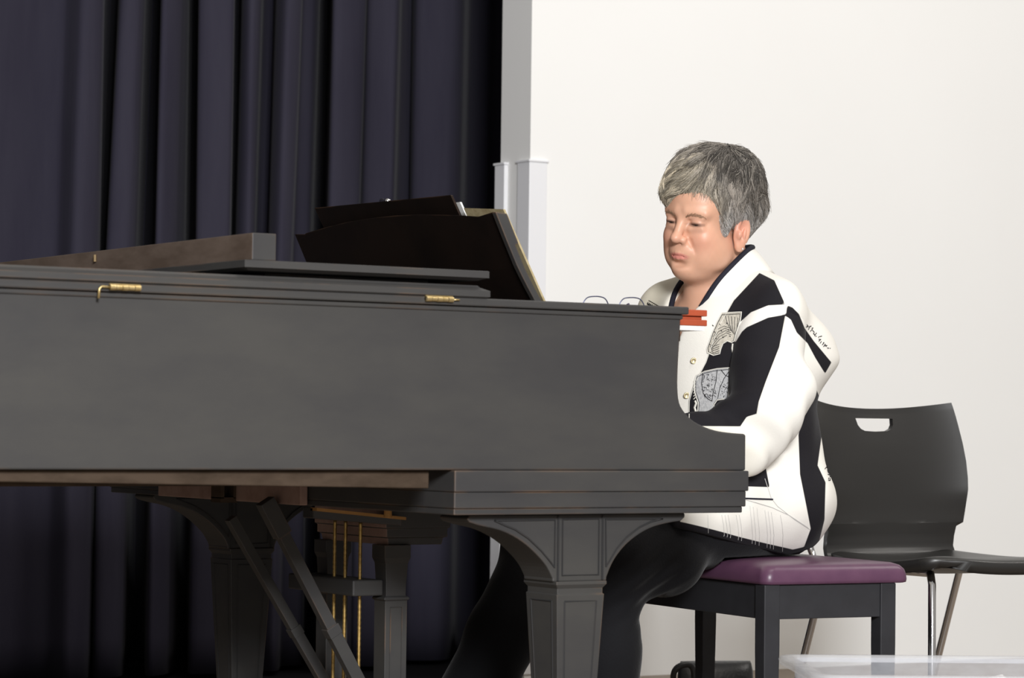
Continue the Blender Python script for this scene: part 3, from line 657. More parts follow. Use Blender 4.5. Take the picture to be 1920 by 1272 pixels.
# ------------------------------------------------------------ implicit surfaces for the figure
class Field:
    """signed distance on a rectilinear grid; shapes are blended in, then meshed by surface nets"""
    def __init__(s, xs, ys, zs):
        s.a = [np.asarray(t, np.float32) for t in (xs, ys, zs)]
        s.D = np.full([len(t) for t in s.a], .5, np.float32)
    def sl(s, lo, hi):
        r = []
        for t, a, b in zip(s.a, lo, hi):
            i, j = np.searchsorted(t, a), np.searchsorted(t, b)
            if j - i < 2: return None
            r.append(slice(int(i), int(j)))
        return tuple(r)
    def pts(s, sl): return np.meshgrid(*[t[q] for t, q in zip(s.a, sl)], indexing='ij', sparse=True)
    def put(s, fn, lo, hi, k=.02, op='u', mg=None):
        mg = mg if mg is not None else k + .03
        sl = s.sl(np.asarray(lo) - mg, np.asarray(hi) + mg)
        if sl is None: return
        d = fn(*s.pts(sl)).astype(np.float32); D = s.D[sl]
        if op == 'u':
            h = np.maximum(k - np.abs(D - d), 0) / max(k, 1e-6); s.D[sl] = np.minimum(D, d) - h * h * k * .25
        else:
            d = -d; h = np.maximum(k - np.abs(D - d), 0) / max(k, 1e-6); s.D[sl] = np.maximum(D, d) + h * h * k * .25
    def ell(s, c, r, k=.02, op='u', B=None, T=None):
        """ellipsoid; B: its axes as rows, T: head frame (origin, rows)"""
        c = np.asarray(c, float); r = np.asarray(r, float); A = np.eye(3) if B is None else np.asarray(B, float)
        if T is not None: c = T[0] + c @ T[1]; A = A @ T[1]
        e = np.sqrt((A ** 2 * (r[:, None] ** 2)).sum(0))
        def fn(x, y, z):
            x, y, z = x - c[0], y - c[1], z - c[2]
            q = [(x * a[0] + y * a[1] + z * a[2]) for a in A]
            k0 = np.sqrt(sum((u / w) ** 2 for u, w in zip(q, r))); k1 = np.sqrt(sum((u / w ** 2) ** 2 for u, w in zip(q, r)))
            return k0 * (k0 - 1) / np.maximum(k1, 1e-6)
        s.put(fn, c - e, c + e, k, op)
    def cap(s, a, b, ra, rb=None, k=.02, op='u', T=None):
        a = np.asarray(a, float); b = np.asarray(b, float); rb = ra if rb is None else rb
        if T is not None: a = T[0] + a @ T[1]; b = T[0] + b @ T[1]
        v = b - a; vv = v @ v + 1e-12; R = max(ra, rb)
        def fn(x, y, z):
            x, y, z = x - a[0], y - a[1], z - a[2]
            t = np.clip((x * v[0] + y * v[1] + z * v[2]) / vv, 0, 1)
            return np.sqrt((x - t * v[0]) ** 2 + (y - t * v[1]) ** 2 + (z - t * v[2]) ** 2) - (ra + (rb - ra) * t)
        s.put(fn, np.minimum(a, b) - R, np.maximum(a, b) + R, k, op)
    def chain(s, P, R, k=.02, T=None):
        for i in range(len(P) - 1): s.cap(P[i], P[i + 1], R[i], R[i + 1], k, T=T)
    def mesh(s):
        D = s.D; X = s.a; S = D < 0
        n = np.array(D.shape) - 1
        cs = np.zeros(n, np.int8)
        sub = lambda dx, dy, dz: (slice(dx, dx + n[0]), slice(dy, dy + n[1]), slice(dz, dz + n[2]))
        for dx in (0, 1):
            for dy in (0, 1):
                for dz in (0, 1): cs += S[sub(dx, dy, dz)]
        act = (cs > 0) & (cs < 8); I = np.argwhere(act)
        idx = np.full(n, -1, np.int32); idx[act] = np.arange(len(I))
        acc = np.zeros((len(I), 3)); cnt = np.zeros(len(I))
        for ax in range(3):
            o1, o2 = [q for q in range(3) if q != ax]
            for u in (0, 1):
                for v in (0, 1):
                    A = I.copy(); A[:, o1] += u; A[:, o2] += v; B = A.copy(); B[:, ax] += 1
                    fa = D[tuple(A.T)]; fb = D[tuple(B.T)]; m = (fa < 0) != (fb < 0)
                    t = fa[m] / (fa[m] - fb[m])
                    p = np.stack([X[q][A[m, q]] for q in range(3)], 1).astype(float)
                    p[:, ax] += t * (X[ax][B[m, ax]] - X[ax][A[m, ax]])
                    acc[m] += p; cnt[m] += 1
        V = acc / cnt[:, None]; Fs = []
        for ax in range(3):
            o1, o2 = [q for q in range(3) if q != ax]
            a = [slice(None)] * 3; b = [slice(None)] * 3; a[ax] = slice(0, -1); b[ax] = slice(1, None)
            E = S[tuple(a)] != S[tuple(b)]; P = np.argwhere(E)
            P = P[(P[:, o1] > 0) & (P[:, o2] > 0) & (P[:, o1] < n[o1]) & (P[:, o2] < n[o2])]
            q = []
            for u, v in ((-1, -1), (0, -1), (0, 0), (-1, 0)):
                G = P.copy(); G[:, o1] += u; G[:, o2] += v; q.append(idx[tuple(G.T)])
            Q = np.stack(q, 1); ins = S[tuple(P.T)]
            if ax == 1: ins = ~ins
            Q[~ins] = Q[~ins][:, ::-1]; Fs.append(Q)
        F = np.concatenate(Fs); F = F[(F >= 0).all(1)]
        return V, F
def relax(V, F, it=2, lam=.5):
    E = np.concatenate([F[:, [i, (i + 1) % 4]] for i in range(4)])
    for _ in range(it):
        A = np.zeros_like(V); c = np.zeros(len(V))
        for a, b in ((0, 1), (1, 0)):
            np.add.at(A, E[:, a], V[E[:, b]]); np.add.at(c, E[:, a], 1)
        V = V + lam * (A / np.maximum(c, 1)[:, None] - V)
    return V
def axis(*segs):
    """rectilinear grid lines: (start, stop, step), ..."""
    out = []
    for a, b, h in segs: out.append(np.linspace(a, b, max(int(round((b - a) / h)), 1), endpoint=False))
    return np.concatenate(out + [[segs[-1][1]]])
PX, PYY = 3.465, 4.52
def toW(V): V = np.asarray(V, float); return np.stack([PX - V[..., 0], PYY - V[..., 1], V[..., 2]], -1)
def toL(W): W = np.asarray(W, float); return np.stack([PX - W[..., 0], PYY - W[..., 1], W[..., 2]], -1)
def normals(V, F):
    n = np.cross(V[F[:, 2]] - V[F[:, 0]], V[F[:, 3]] - V[F[:, 1]]); N = np.zeros_like(V)
    for i in range(4): np.add.at(N, F[:, i], n)
    return N / (np.linalg.norm(N, axis=1)[:, None] + 1e-12)

# head frame: turned a little to the audience, bent down, tilted
psi, the, rho = math.radians(17), math.radians(7), math.radians(8)
e_f = np.array([math.cos(psi) * math.cos(the), math.sin(psi) * math.cos(the), -math.sin(the)])
e_l0 = np.array([-math.sin(psi), math.cos(psi), 0]); e_u0 = np.cross(e_f, e_l0)
e_l = math.cos(rho) * e_l0 - math.sin(rho) * e_u0; e_u = math.cos(rho) * e_u0 + math.sin(rho) * e_l0
HT = (np.array([.128, .030, 1.165]), np.stack([e_f, e_l, e_u]))
def hL(P): return (np.asarray(P) - HT[0]) @ HT[1].T
def hW(P): return HT[0] + np.asarray(P, float) @ HT[1]

SH = {1: (.050, .172, .965), -1: (.095, -.165, .970)}
EL = {1: (.130, .245, .738), -1: (.140, -.240, .740)}
WR = {1: (.355, .195, .718), -1: (.370, -.185, .718)}
HP = {1: (.0, .095, .565), -1: (.0, -.095, .565)}
KN = {1: (.475, .178, .495), -1: (.400, -.150, .500)}
AN = {1: (.462, .178, .085), -1: (.640, -.105, .105)}

def build_body():
    f = Field(axis((-.20, -.01, .008), (-.01, .13, .0018), (.13, .25, .0013), (.25, .33, .006), (.33, .58, .0034), (.58, .85, .01)),
              axis((-.32, -.27, .006), (-.27, -.085, .0045), (-.085, -.04, .0018), (-.04, .10, .0014), (.10, .135, .0018), (.135, .30, .0045)),
              axis((.0, .70, .011), (.70, .80, .0034), (.80, .96, .007), (.96, 1.04, .0018), (1.04, 1.20, .0014), (1.20, 1.30, .0018)))
    H = dict(T=HT)
    # torso, limbs
    f.ell((.045, 0, .88), (.125, .165, .15), .05); f.ell((.04, 0, .71), (.135, .165, .15), .06); f.ell((0, 0, .60), (.13, .175, .11), .06)
    f.cap((.09, -.14, .965), (.055, .14, .955), .058, k=.05)
    for s in (1, -1):
        f.cap(SH[s], EL[s], .048, .040, .03); f.cap(EL[s], WR[s], .039, .026, .03)
        f.cap(np.array(HP[s]) + [0, 0, .012], KN[s], .066, .054, .04); f.cap(KN[s], AN[s], .050, .036, .03)
        a = np.array(AN[s]); f.cap(a + [0, 0, -.035], (a[0] + .11, a[1], .042), .028, .020, .03)
        # hand over the keys
        w = np.array(WR[s]); d = np.array([1, -.12 * s, 0]); d /= np.linalg.norm(d); lt = np.array([-d[1], d[0], 0])
        def hp(u, v, z): return w + d * u + lt * (v * s) + np.array([0, 0, z])
        f.cap(w, hp(.03, 0, .006), .024, .022, .02)
        f.ell(hp(.055, .0, .010), (.045, .037, .0155), .02, B=np.stack([d, lt, [0, 0, 1]]))
        for v, L, sp in ((.029, .060, .012), (.010, .072, .004), (-.010, .075, -.003), (-.029, .068, -.010)):
            p = [hp(.085, v, .012), hp(.085 + L * .45, v + sp * .5, .019), hp(.085 + L * .80, v + sp * .8, .006), hp(.085 + L, v + sp, -.014)]
            f.chain(p, [.0095, .0088, .0078, .0066], .006)
        p = [hp(.02, -.026, .004), hp(.055, -.048, -.003), hp(.085, -.058, -.008), hp(.105, -.060, -.014)]
        f.chain(p, [.013, .0105, .0092, .0078], .01)
    # neck
    f.cap(hW((-.038, 0, -.055)), (.060, .0, .985), .058, .070, .025); f.cap(hW((-.004, 0, -.080)), (.105, .005, .975), .042, .053, .02)
    f.cap((.105, .035, .965), (.06, .13, .985), .022, .02, .03); f.cap((.13, -.03, .965), (.09, -.13, 1.0), .022, .02, .03)
    # skull and face (head frame: forward, left, up; eyes on the origin's level)
    f.ell((-.012, 0, .040), (.096, .0755, .080), .02, **H)
    f.ell((.030, 0, .030), (.060, .064, .060), .02, **H)
    f.ell((.028, 0, -.048), (.058, .058, .072), .03, **H)
    f.ell((.050, 0, -.080), (.036, .040, .040), .02, **H)
    f.ell((.072, 0, -.100), (.020, .024, .017), .018, **H)
    for s in (1, -1):
        f.ell((.052, .036 * s, -.036), (.030, .027, .030), .02, **H)
        f.ell((.038, .037 * s, -.074), (.036, .025, .030), .02, **H)
        f.ell((.020, .052 * s, -.058), (.034, .016, .034), .02, **H)
        f.cap((.084, .012 * s, .020), (.070, .046 * s, .018), .0085, .0075, .014, **H)
    f.ell((.030, .0, -.106), (.042, .038, .020), .02, **H)
    # sockets, lids
    for s in (1, -1):
        f.ell((.094, .031 * s, .000), (.015, .019, .012), .010, 's', **H)
        f.ell((.0715, .0315 * s, -.001), (.0150, .0165, .0128), .004, **H)
        f.cap((.083, .020 * s, .0105), (.076, .044 * s, .009), .0042, .0036, .006, **H)
        f.cap((.082, .020 * s, -.0135), (.074, .043 * s, -.0125), .0048, .004, .009, **H)
        f.ell((.0900, .0315 * s, -.0050), (.010, .0125, .0020), .0015, 's', **H)
    # nose
    f.cap((.086, 0, .006), (.102, 0, -.030), .0085, .0095, .012, **H)
    f.ell((.105, 0, -.034), (.0115, .0105, .0095), .008, **H)
    for s in (1, -1):
        f.ell((.092, .0125 * s, -.038), (.0095, .0072, .0075), .006, **H)
        f.ell((.0975, .0068 * s, -.0460), (.0045, .0032, .003), .003, 's', **H)
        f.cap((.088, .021 * s, -.040), (.079, .029 * s, -.060), .0030, .0022, .010, 's', **H)      # fold from nose to mouth
    f.ell((.080, 0, -.062), (.017, .026, .020), .014, **H)
    # lips, pressed together, corners down
    f.chain([(.0790, -.0235, -.0705), (.0915, -.010, -.0655), (.0945, -.003, -.0645), (.0938, .0, -.0655), (.0945, .003, -.0645), (.0915, .010, -.0655), (.0790, .0235, -.0715)], [.0020, .0032, .0035, .0033, .0035, .0032, .0020], .004, T=HT)
    f.chain([(.0795, -.021, -.0735), (.0905, -.009, -.0755), (.0925, 0, -.0762), (.0905, .009, -.0755), (.0795, .021, -.0735)], [.0020, .0042, .0047, .0042, .0020], .004, T=HT)
    for a, b in (((.0855, -.0205, -.0722), (.0975, -.008, -.0704)), ((.0975, -.008, -.0704), (.0985, 0, -.0706)), ((.0985, 0, -.0706), (.0975, .008, -.0704)), ((.0975, .008, -.0704), (.0855, .0205, -.0722))):
        f.cap(a, b, .0011, .0011, .002, 's', **H)
    f.ell((.094, 0, -.088), (.010, .020, .0055), .010, 's', **H)
    # ears
    for s in (1, -1):
        n = np.array([.30, .95 * s, .0]); n /= np.linalg.norm(n)
        up = np.array([-.22, 0, .975]); t = np.cross(n, up); up = up / np.linalg.norm(up); t /= np.linalg.norm(t); n = np.cross(up, t)
        B = np.stack([t, n, up])
        c = np.array([-.020, .0765 * s, -.021])
        f.ell(c, (.0205, .0085, .0345), .006, B=B, **H)
        f.ell(c + up * -.030, (.0100, .0068, .012), .006, B=B, **H)
        o = n * (1 if (n[1] * s) > 0 else -1)
        f.ell(c + o * .0075 + up * .004, (.0128, .0065, .0215), .004, 's', B=B, **H)
        f.ell(c + o * .004 + np.array([.012, 0, -.004]), (.006, .006, .009), .005, B=B, **H)
        f.ell(c + o * .0060 + up * -.004 + np.array([-.004, 0, 0]), (.0042, .004, .013), .004, B=B, **H)
    V, F = f.mesh(); V = relax(V, F, 1, .4)
    h = hL(V)
    # complexion: lips, cheeks, eyelids, lash lines
    base = np.array([.67, .375, .255]); col = np.tile(base, (len(V), 1))
    def mixc(c, w): 
        w = np.clip(w, 0, 1)[:, None]; col[:] = col * (1 - w) + np.array(c) * w
    g = lambda c, r: np.exp(-(((h - np.array(c)) / np.array(r)) ** 2).sum(1))
    for s in (1, -1):
        mixc((.68, .30, .21), .75 * g((.065, .040 * s, -.040), (.03, .022, .022)))
        mixc((.66, .27, .20), .6 * g((-.01, .08 * s, -.01), (.03, .02, .04)))
        mixc((.58, .30, .215), .5 * g((.082, .0315 * s, .006), (.012, .017, .006)))
        mixc((.50, .27, .20), .45 * g((.080, .0315 * s, -.016), (.012, .017, .0045)))
    mixc((.68, .32, .23), .5 * g((.105, 0, -.034), (.014, .014, .014)))
    mixc((.60, .34, .24), .6 * g((.05, 0, -.125), (.05, .05, .022)))
    lw = (h[:, 0] > .070) * np.exp(-((np.abs(h[:, 1]) / .0235) ** 6)) * np.exp(-((h[:, 2] + .0708 + .0012 * (np.abs(h[:, 1]) / .02) ** 2) / (.0072 * (1 - .55 * (np.abs(h[:, 1]) / .026) ** 2).clip(.2, 1))) ** 6)
    mixc((.60, .20, .17), .85 * lw)
    for s in (1, -1):
        d = np.sqrt(((h[:, 1] - .0315 * s) / .0140) ** 2 + ((h[:, 2] + .0045 - .0008) / .0036) ** 2)
        mixc((.10, .055, .045), .9 * np.clip(1.6 - d, 0, 1) * (h[:, 0] > .072))
    v = np.sin(V[:, 0] * 310 + 2 * np.sin(V[:, 1] * 170)) * np.sin(V[:, 2] * 270 + np.sin(V[:, 0] * 190)) * .5
    col *= (1 + .025 * v)[:, None]
    return V, F, col, f
m_skin = attr_mat('skin', 'tint', .42, spec=.42, sss=.12, bump=.06, bscale=500)
PE = thing('person', (PX, PYY, 0), 'short-haired woman in black and white jacket seated at the piano, looking down', 'person')
bv_, bf_, bc_, _f = build_body(); del _f
body = link_mesh('body', toW(bv_), bf_, m_skin, PE, smooth=True); set_col(body, bc_)
# eyes
m_eye = attr_mat('eye', 'tint', .12, spec=.5)
for s in (1, -1):
    c = np.array([.0715, .0315 * s, -.001]); V = []; F = []; col = []
    gz = np.array([.82, .10, -.56]); gz /= np.linalg.norm(gz); n, m = 28, 18
    for j in range(m + 1):
        for i in range(n):
            a = math.pi * j / m; b = 2 * math.pi * i / n
            d = np.array([math.cos(a), math.sin(a) * math.cos(b), math.sin(a) * math.sin(b)]); V.append(hW(c + .0118 * d))
            q = d @ gz; col.append((.01, .01, .01) if q > .95 else (.10, .085, .06) if q > .83 else (.62, .56, .52))
    for j in range(m):
        for i in range(n): k = (i + 1) % n; F.append((j * n + i, (j + 1) * n + i, (j + 1) * n + k, j * n + k))
    o = link_mesh('eye', toW(V), F, m_eye, PE, smooth=True); set_col(o, col)

# ------------------------------------------------------------ hair: a cap of volume covered with short strands
m_hair = attr_mat('hair', 'tint', .42, spec=.35)
def hair():
    rnd = np.random.default_rng(7)
    g = Field(axis((-.03, .28, .0025)), axis((-.13, .20, .0025)), axis((1.05, 1.36, .0025)))
    H = dict(T=HT)
    g.ell((-.018, .000, .062), (.100, .083, .086), .02, **H)
    g.ell((-.060, .010, .084), (.070, .070, .064), .03, **H)
    g.ell((.005, -.010, .106), (.066, .060, .044), .03, **H)
    g.ell((.046, -.026, .072), (.044, .042, .040), .025, **H)
    g.ell((.072, -.036, .050), (.018, .026, .024), .02, **H)
    g.ell((-.090, .008, .024), (.060, .070, .058), .03, **H)
    g.ell((-.070, .0, -.020), (.034, .056, .045), .03, **H)
    for s in (1, -1):
        g.ell((.022, .060 * s, .040), (.030, .020, .046), .02, **H)
        g.ell((.026, .067 * s, -.002), (.012, .0085, .026), .012, **H)
        g.ell((-.040, .062 * s, .020), (.045, .020, .05), .02, **H)
        # clear the ears and the face
        g.ell((-.014, .087 * s, -.026), (.024, .020, .036), .008, 's', **H)
    g.ell((.112, .008, -.008), (.062, .064, .068), .012, 's', **H)
    g.ell((.096, .058, .000), (.052, .032, .052), .012, 's', **H)
    g.ell((.085, .0, -.05), (.075, .075, .052), .012, 's', **H)
    D = g.D
    def samp(P):
        P = np.asarray(P); q = []
        for i in range(3):
            t = (P[:, i] - g.a[i][0]) / (g.a[i][1] - g.a[i][0]); q.append(np.clip(t, 0, len(g.a[i]) - 1.001))
        i0 = [np.floor(t).astype(int) for t in q]; fr = [t - i for t, i in zip(q, i0)]; r = 0
        for a in (0, 1):
            for b in (0, 1):
                for c in (0, 1): r = r + (fr[0] if a else 1 - fr[0]) * (fr[1] if b else 1 - fr[1]) * (fr[2] if c else 1 - fr[2]) * D[i0[0] + a, i0[1] + b, i0[2] + c]
        return r
    def grad(P, e=.004):
        G = np.stack([samp(P + np.eye(3)[i] * e) - samp(P - np.eye(3)[i] * e) for i in range(3)], 1); return G / (np.linalg.norm(G, axis=1)[:, None] + 1e-9)
    V0, F0 = g.mesh(); V0 = relax(V0, F0, 2)
    N0 = normals(V0, F0)
    def shade(h):      # darker on top and crown, paler at the temples and nape, ash blond in the fringe
        c = np.tile(np.array([.215, .19, .165]), (len(h), 1))
        w = np.clip((.060 - h[:, 2]) / .055, 0, 1)[:, None] * (h[:, 0] < .05)[:, None]
        c = c * (1 - w) + np.array([.50, .485, .475]) * w
        w = (np.clip((h[:, 0] - .030) / .045, 0, 1) * .8)[:, None]; c = c * (1 - w) + np.array([.47, .41, .31]) * w
        return c
    h0 = hL(V0)
    def dark(h): return 1 - .72 * np.exp(-(((h - np.array([-.010, .045, .125])) / np.array([.055, .045, .045])) ** 2).sum(1)) - .50 * np.exp(-(((h - np.array([-.075, .05, .09])) / np.array([.05, .05, .055])) ** 2).sum(1))
    base = V0 - N0 * .004
    # strands
    hv = hL(V0); ok = (hv[:, 2] > -.075) & (grad(V0)[:, 2] > -.75)
    pick = np.where(ok)[0]; n = 24000; R = rnd.choice(pick, n)
    P = V0[R] + rnd.normal(0, .0015, (n, 3)); h = hL(P)
    part = np.array([-.045, .012, .150])                        # crown whorl
    d = h - part
    # combed forward-right in front, down and back on the sides, down at the nape
    fl = np.stack([d[:, 0], d[:, 1], d[:, 2]], 1)
    front = np.clip((h[:, 0] + .005) / .05, 0, 1)[:, None] * np.clip((h[:, 2] - .03) / .05, 0, 1)[:, None]
    side = np.clip((.085 - h[:, 2]) / .06, 0, 1)[:, None]
    pw = 1 / (1 + np.exp(-(h[:, 1:2] - .030) / .006)); fdir = np.array([.75, -.75, -.30]) * (1 - pw) + np.array([.55, .45, -.75]) * pw
    dirn = fl / (np.linalg.norm(fl, axis=1)[:, None] + .02) * (1 - front) + front * fdir * 1.3
    dirn = dirn * (1 - side) + side * (np.array([-.62, 0, -.80]) * (h[:, :1] < .045) + np.array([.1, .1, -1.]) * (h[:, :1] >= .045))
    clump = np.sin(h[:, 0] * 150 + 3 * np.sin(h[:, 1] * 90)) + np.sin(h[:, 1] * 170 + h[:, 2] * 120)
    dirn = dirn + rnd.normal(0, .16, (n, 3)) + (clump * .14)[:, None] * np.array([.5, 1, .3])
    dw = dirn @ HT[1]
    L = rnd.uniform(.030, .062, n); L *= np.where(h[:, 2] < .02, .45, 1) * np.where((h[:, 0] > .03) & (h[:, 2] < .07), .65, 1)
    K = 7
    def grow(P, dw, L, lift):
        tr = [P]; cur = P.copy()
        for k in range(1, K):
            G = grad(cur); t = dw - G * (dw * G).sum(1)[:, None]; t /= np.linalg.norm(t, axis=1)[:, None] + 1e-9
            cur = cur + t * (L / (K - 1))[:, None]
            G = grad(cur); tgt = lift * math.sin(math.pi * min(k / (K - 1) * .8 + .1, 1)) + .0008
            cur = cur - G * np.clip(samp(cur) - tgt, -.004, .004)[:, None] * .8
            tr.append(cur.copy())
        return np.stack(tr, 1)
    upper = np.clip((h[:, 2] - .01) / .04, 0, 1)
    lift = rnd.uniform(-.0012, .0018, n) + np.where(rnd.random(n) < .05, rnd.uniform(.001, .005, n), 0) * upper
    T = grow(P, dw, L, lift)
    # strands gather into locks
    nc = 620; ci = rnd.choice(n, nc, replace=False)
    cdir = dw[ci] + rnd.normal(0, .30, (nc, 3)); TC = grow(P[ci], cdir, L[ci] * 1.12, rnd.uniform(.0, .0055, nc) * upper[ci])
    near = np.concatenate([((P[i:i + 2000, None] - P[ci][None]) ** 2).sum(2).argmin(1) for i in range(0, n, 2000)])
    wk = np.array([0, .15, .32, .48, .62, .72, .80])[None, :, None] * (.35 + .65 * upper)[:, None, None]
    T = T * (1 - wk) + (TC[near] + (T - TC[near]) * .18) * wk
    fly = np.where(rnd.random(n) < .035, rnd.uniform(.002, .010, n), 0) * (h[:, 2] > .02)
    T = T + (np.linspace(0, 1, K) ** 2)[None, :, None] * fly[:, None, None] * grad(P)[:, None, :]
    ltone = np.exp(rnd.normal(0, .26, nc))[near]
    if True:
        pass
    rad = rnd.uniform(.0004, .0008, n)
    t = np.gradient(T, axis=1); t /= np.linalg.norm(t, axis=2)[:, :, None] + 1e-12
    up = grad(T.reshape(-1, 3)).reshape(T.shape); sd = np.cross(t, up); sd /= np.linalg.norm(sd, axis=2)[:, :, None] + 1e-12
    taper = np.array([.7, 1, 1, .95, .85, .6, .15])
    ring = []
    for k in range(3):
        a = 2 * math.pi * k / 3; ring.append(T + (math.cos(a) * sd * 1.3 + math.sin(a) * up * .8) * (rad[:, None] * taper[None])[:, :, None])
    SV = np.stack(ring, 2).reshape(-1, 3)                       # n, K, 3 sides
    idx = np.arange(n * K * 3).reshape(n, K, 3); Q = []
    for k in range(3):
        j = (k + 1) % 3; Q.append(np.stack([idx[:, :-1, k], idx[:, :-1, j], idx[:, 1:, j], idx[:, 1:, k]], -1).reshape(-1, 4))
    SF = np.concatenate(Q)
    sc = shade(h); kind = rnd.random(n)
    stk = np.sin(h[:, 1] * 260 + h[:, 0] * 60 + 2 * np.sin(h[:, 2] * 60)) * np.sin(h[:, 0] * 120 - h[:, 2] * 90 + 1.5 * np.sin(h[:, 1] * 80))
    mlt = rnd.uniform(.82, 1.15, n) * (1 + .48 * stk * np.clip((h[:, 2] - .0) / .05, .15, 1)); mlt = np.clip(mlt, .3, 2)
    sc = sc * (mlt * dark(h) * (1 + (ltone - 1) * upper))[:, None]
    hi = kind < .17; sc[hi] = sc[hi] * .65 + np.array([.58, .53, .46]) * .35
    lo = kind > .86; sc[lo] *= np.where(h[lo, 2:3] > .02, .55, .8)
    SC_ = np.repeat(sc, K * 3, axis=0)
    V = np.concatenate([base, SV]); F = np.concatenate([F0, SF + len(base)])
    col = np.concatenate([shade(h0) * .6, SC_])
    o = link_mesh('hair', toW(V), F, m_hair, PE, smooth=True); set_col(o, col); o['label'] = 'short tousled grey hair'
    # wisps of the fringe lying on the forehead and temple
    bt = BVHTree.FromPolygons([tuple(p) for p in bv_], [tuple(map(int, q)) for q in bf_])
    mb = MB(); cols = []
    for i in range(170):
        u = rnd.random(); y0 = -.020 + .075 * u; r0 = np.array([.075 - .45 * max(y0, 0), y0, .079 - .20 * max(y0, 0)])
        ln = rnd.uniform(.012, .036) * (.5 if y0 < .010 else 1 if y0 < .045 else .7); d = np.array([.35, -.25 + .5 * (y0 > .012), -1.0]) + rnd.normal(0, .22, 3); d /= np.linalg.norm(d)
        pts = []
        for k in range(5):
            q = r0 + d * ln * k / 4; hit = bt.find_nearest(Vector(hW(q))); pts.append(toW(np.array(hit[0]) + np.array(hit[1]) * (.0034 - .0006 * k)))
        w0 = rnd.uniform(.0003, .0005); c = np.array([.40, .35, .27]) * rnd.uniform(.6, 1.3); n0 = mb.n
        mb.tube(pts, [w0, w0, w0 * .9, w0 * .7, w0 * .2], 3); cols += [c] * (mb.n - n0)
    wo = obj('fringe', mb, m_hair, o, smooth=True); set_col(wo, cols)
    # eyebrows, combed outward
    for s in (1, -1):
        mb = MB(); arc = cat([(.0895, .011 * s, .0120), (.0875, .021 * s, .0160), (.0815, .033 * s, .0170), (.0735, .044 * s, .0130)], 8)
        bt = BVHTree.FromPolygons([tuple(p) for p in bv_], [tuple(map(int, q)) for q in bf_]) if s == 1 else hair.bt; hair.bt = bt
        for i in range(115):
            u = rnd.random() * (len(arc) - 2); k = int(u); p = arc[k] + (arc[k + 1] - arc[k]) * (u - k); p = p + np.array([0, 0, rnd.normal(0, .0013)])
            dd = arc[k + 1] - arc[k]; dd = dd / np.linalg.norm(dd) + np.array([0, 0, rnd.normal(.12, .12)]); q = p + dd * .007
            pts = []
            for r_ in (p, (p + q) / 2, q):
                hit = bt.find_nearest(Vector(hW(r_))); pts.append(np.array(hit[0]) + np.array(hit[1]) * .0006)
            mb.tube([toW(x) for x in pts], [.00032, .00032, .00018], 3)
        obj('eyebrow', mb, m_brow, PE)
m_brow = mat('eyebrow', (.34, .20, .125), .7)
hair()
# two small ear studs
m_stud = mat('ear_stud', (.85, .85, .86), .12, metal=.7)
bt_body = hair.bt
for hx, hz, r in ((-.0155, -.0545, .0024), (-.0265, -.0450, .0014)):
    hit = bt_body.ray_cast(Vector(hW((hx, .13, hz))), Vector(-e_l)); c = np.array(hit[0]) if hit[0] is not None else hW((hx, .08, hz))
    obj('earring', MB().lathe([(.0001, -r), (r * .7, -r * .7), (r, 0), (r * .7, r * .7), (.0001, r)], toW(c), 10), m_stud, PE, smooth=True)
# ------------------------------------------------------------ clothes
def sdpoly(P, poly):
    """signed distance (px, negative inside) of projected points to a polygon"""
    P = np.asarray(P, float); Q = np.asarray(poly, float); n = len(Q); d = np.full(len(P), 1e9); ins = np.zeros(len(P), bool)
    for i in range(n):
        a, b = Q[i], Q[(i + 1) % n]; e = b - a; w_ = P - a
        t = np.clip((w_ @ e) / (e @ e + 1e-9), 0, 1); d = np.minimum(d, ((w_ - t[:, None] * e) ** 2).sum(1))
        c = ((a[1] <= P[:, 1]) & (b[1] > P[:, 1])) | ((b[1] <= P[:, 1]) & (a[1] > P[:, 1]))
        x = a[0] + (P[:, 1] - a[1]) / (b[1] - a[1] + 1e-12) * e[0]; ins ^= c & (P[:, 0] < x)
    d = np.sqrt(d); return np.where(ins, -d, d)
def wrinkle(V, s):
    r = np.random.default_rng(s); o = 0
    for k in range(7):
        d = r.normal(0, 1, 3) * np.array([1, 1, 1.4]); d /= np.linalg.norm(d); w_ = r.uniform(18, 55)
        o = o + np.sin(V @ d * w_ + 2.2 * np.sin(V @ r.normal(0, 12, 3)) + r.uniform(0, 6)) * (14 / w_)
    return o / 3
def cloth_mat(name, white, black, bump=.14):
    m = mat(name, white, .8, spec=.15, bump=bump, bscale=420, sheen=.05); nt = m.node_tree; N = nt.nodes; L = nt.links
    a = N.new('ShaderNodeAttribute'); a.attribute_name = 'panel'
    r = N.new('ShaderNodeMapRange'); r.inputs['From Min'].default_value = -.6; r.inputs['From Max'].default_value = .6; L.new(a.outputs['Fac'], r.inputs['Value'])
    c = N.new('ShaderNodeAttribute'); c.attribute_name = 'cream'
    mx0 = N.new('ShaderNodeMix'); mx0.data_type = 'RGBA'; mx0.inputs['A'].default_value = (*white, 1); mx0.inputs['B'].default_value = (.74, .68, .54, 1); L.new(c.outputs['Fac'], mx0.inputs['Factor'])  # cream mix puts warm shade into the white cloth's colour
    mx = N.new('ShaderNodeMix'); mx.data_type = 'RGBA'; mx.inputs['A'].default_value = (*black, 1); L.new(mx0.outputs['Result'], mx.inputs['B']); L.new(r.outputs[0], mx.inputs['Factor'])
    L.new(mx.outputs['Result'], N['Principled BSDF'].inputs['Base Color']); return m
m_jack = cloth_mat('jacket_cotton', (.84, .82, .77), (.013, .012, .015))
m_bind = mat('navy_binding', (.016, .016, .026), .75, spec=.2, bump=.3, bscale=300)
m_trou = mat('black_trousers', (.0075, .0075, .009), .85, spec=.15, bump=.25, bscale=250, sheen=.1)
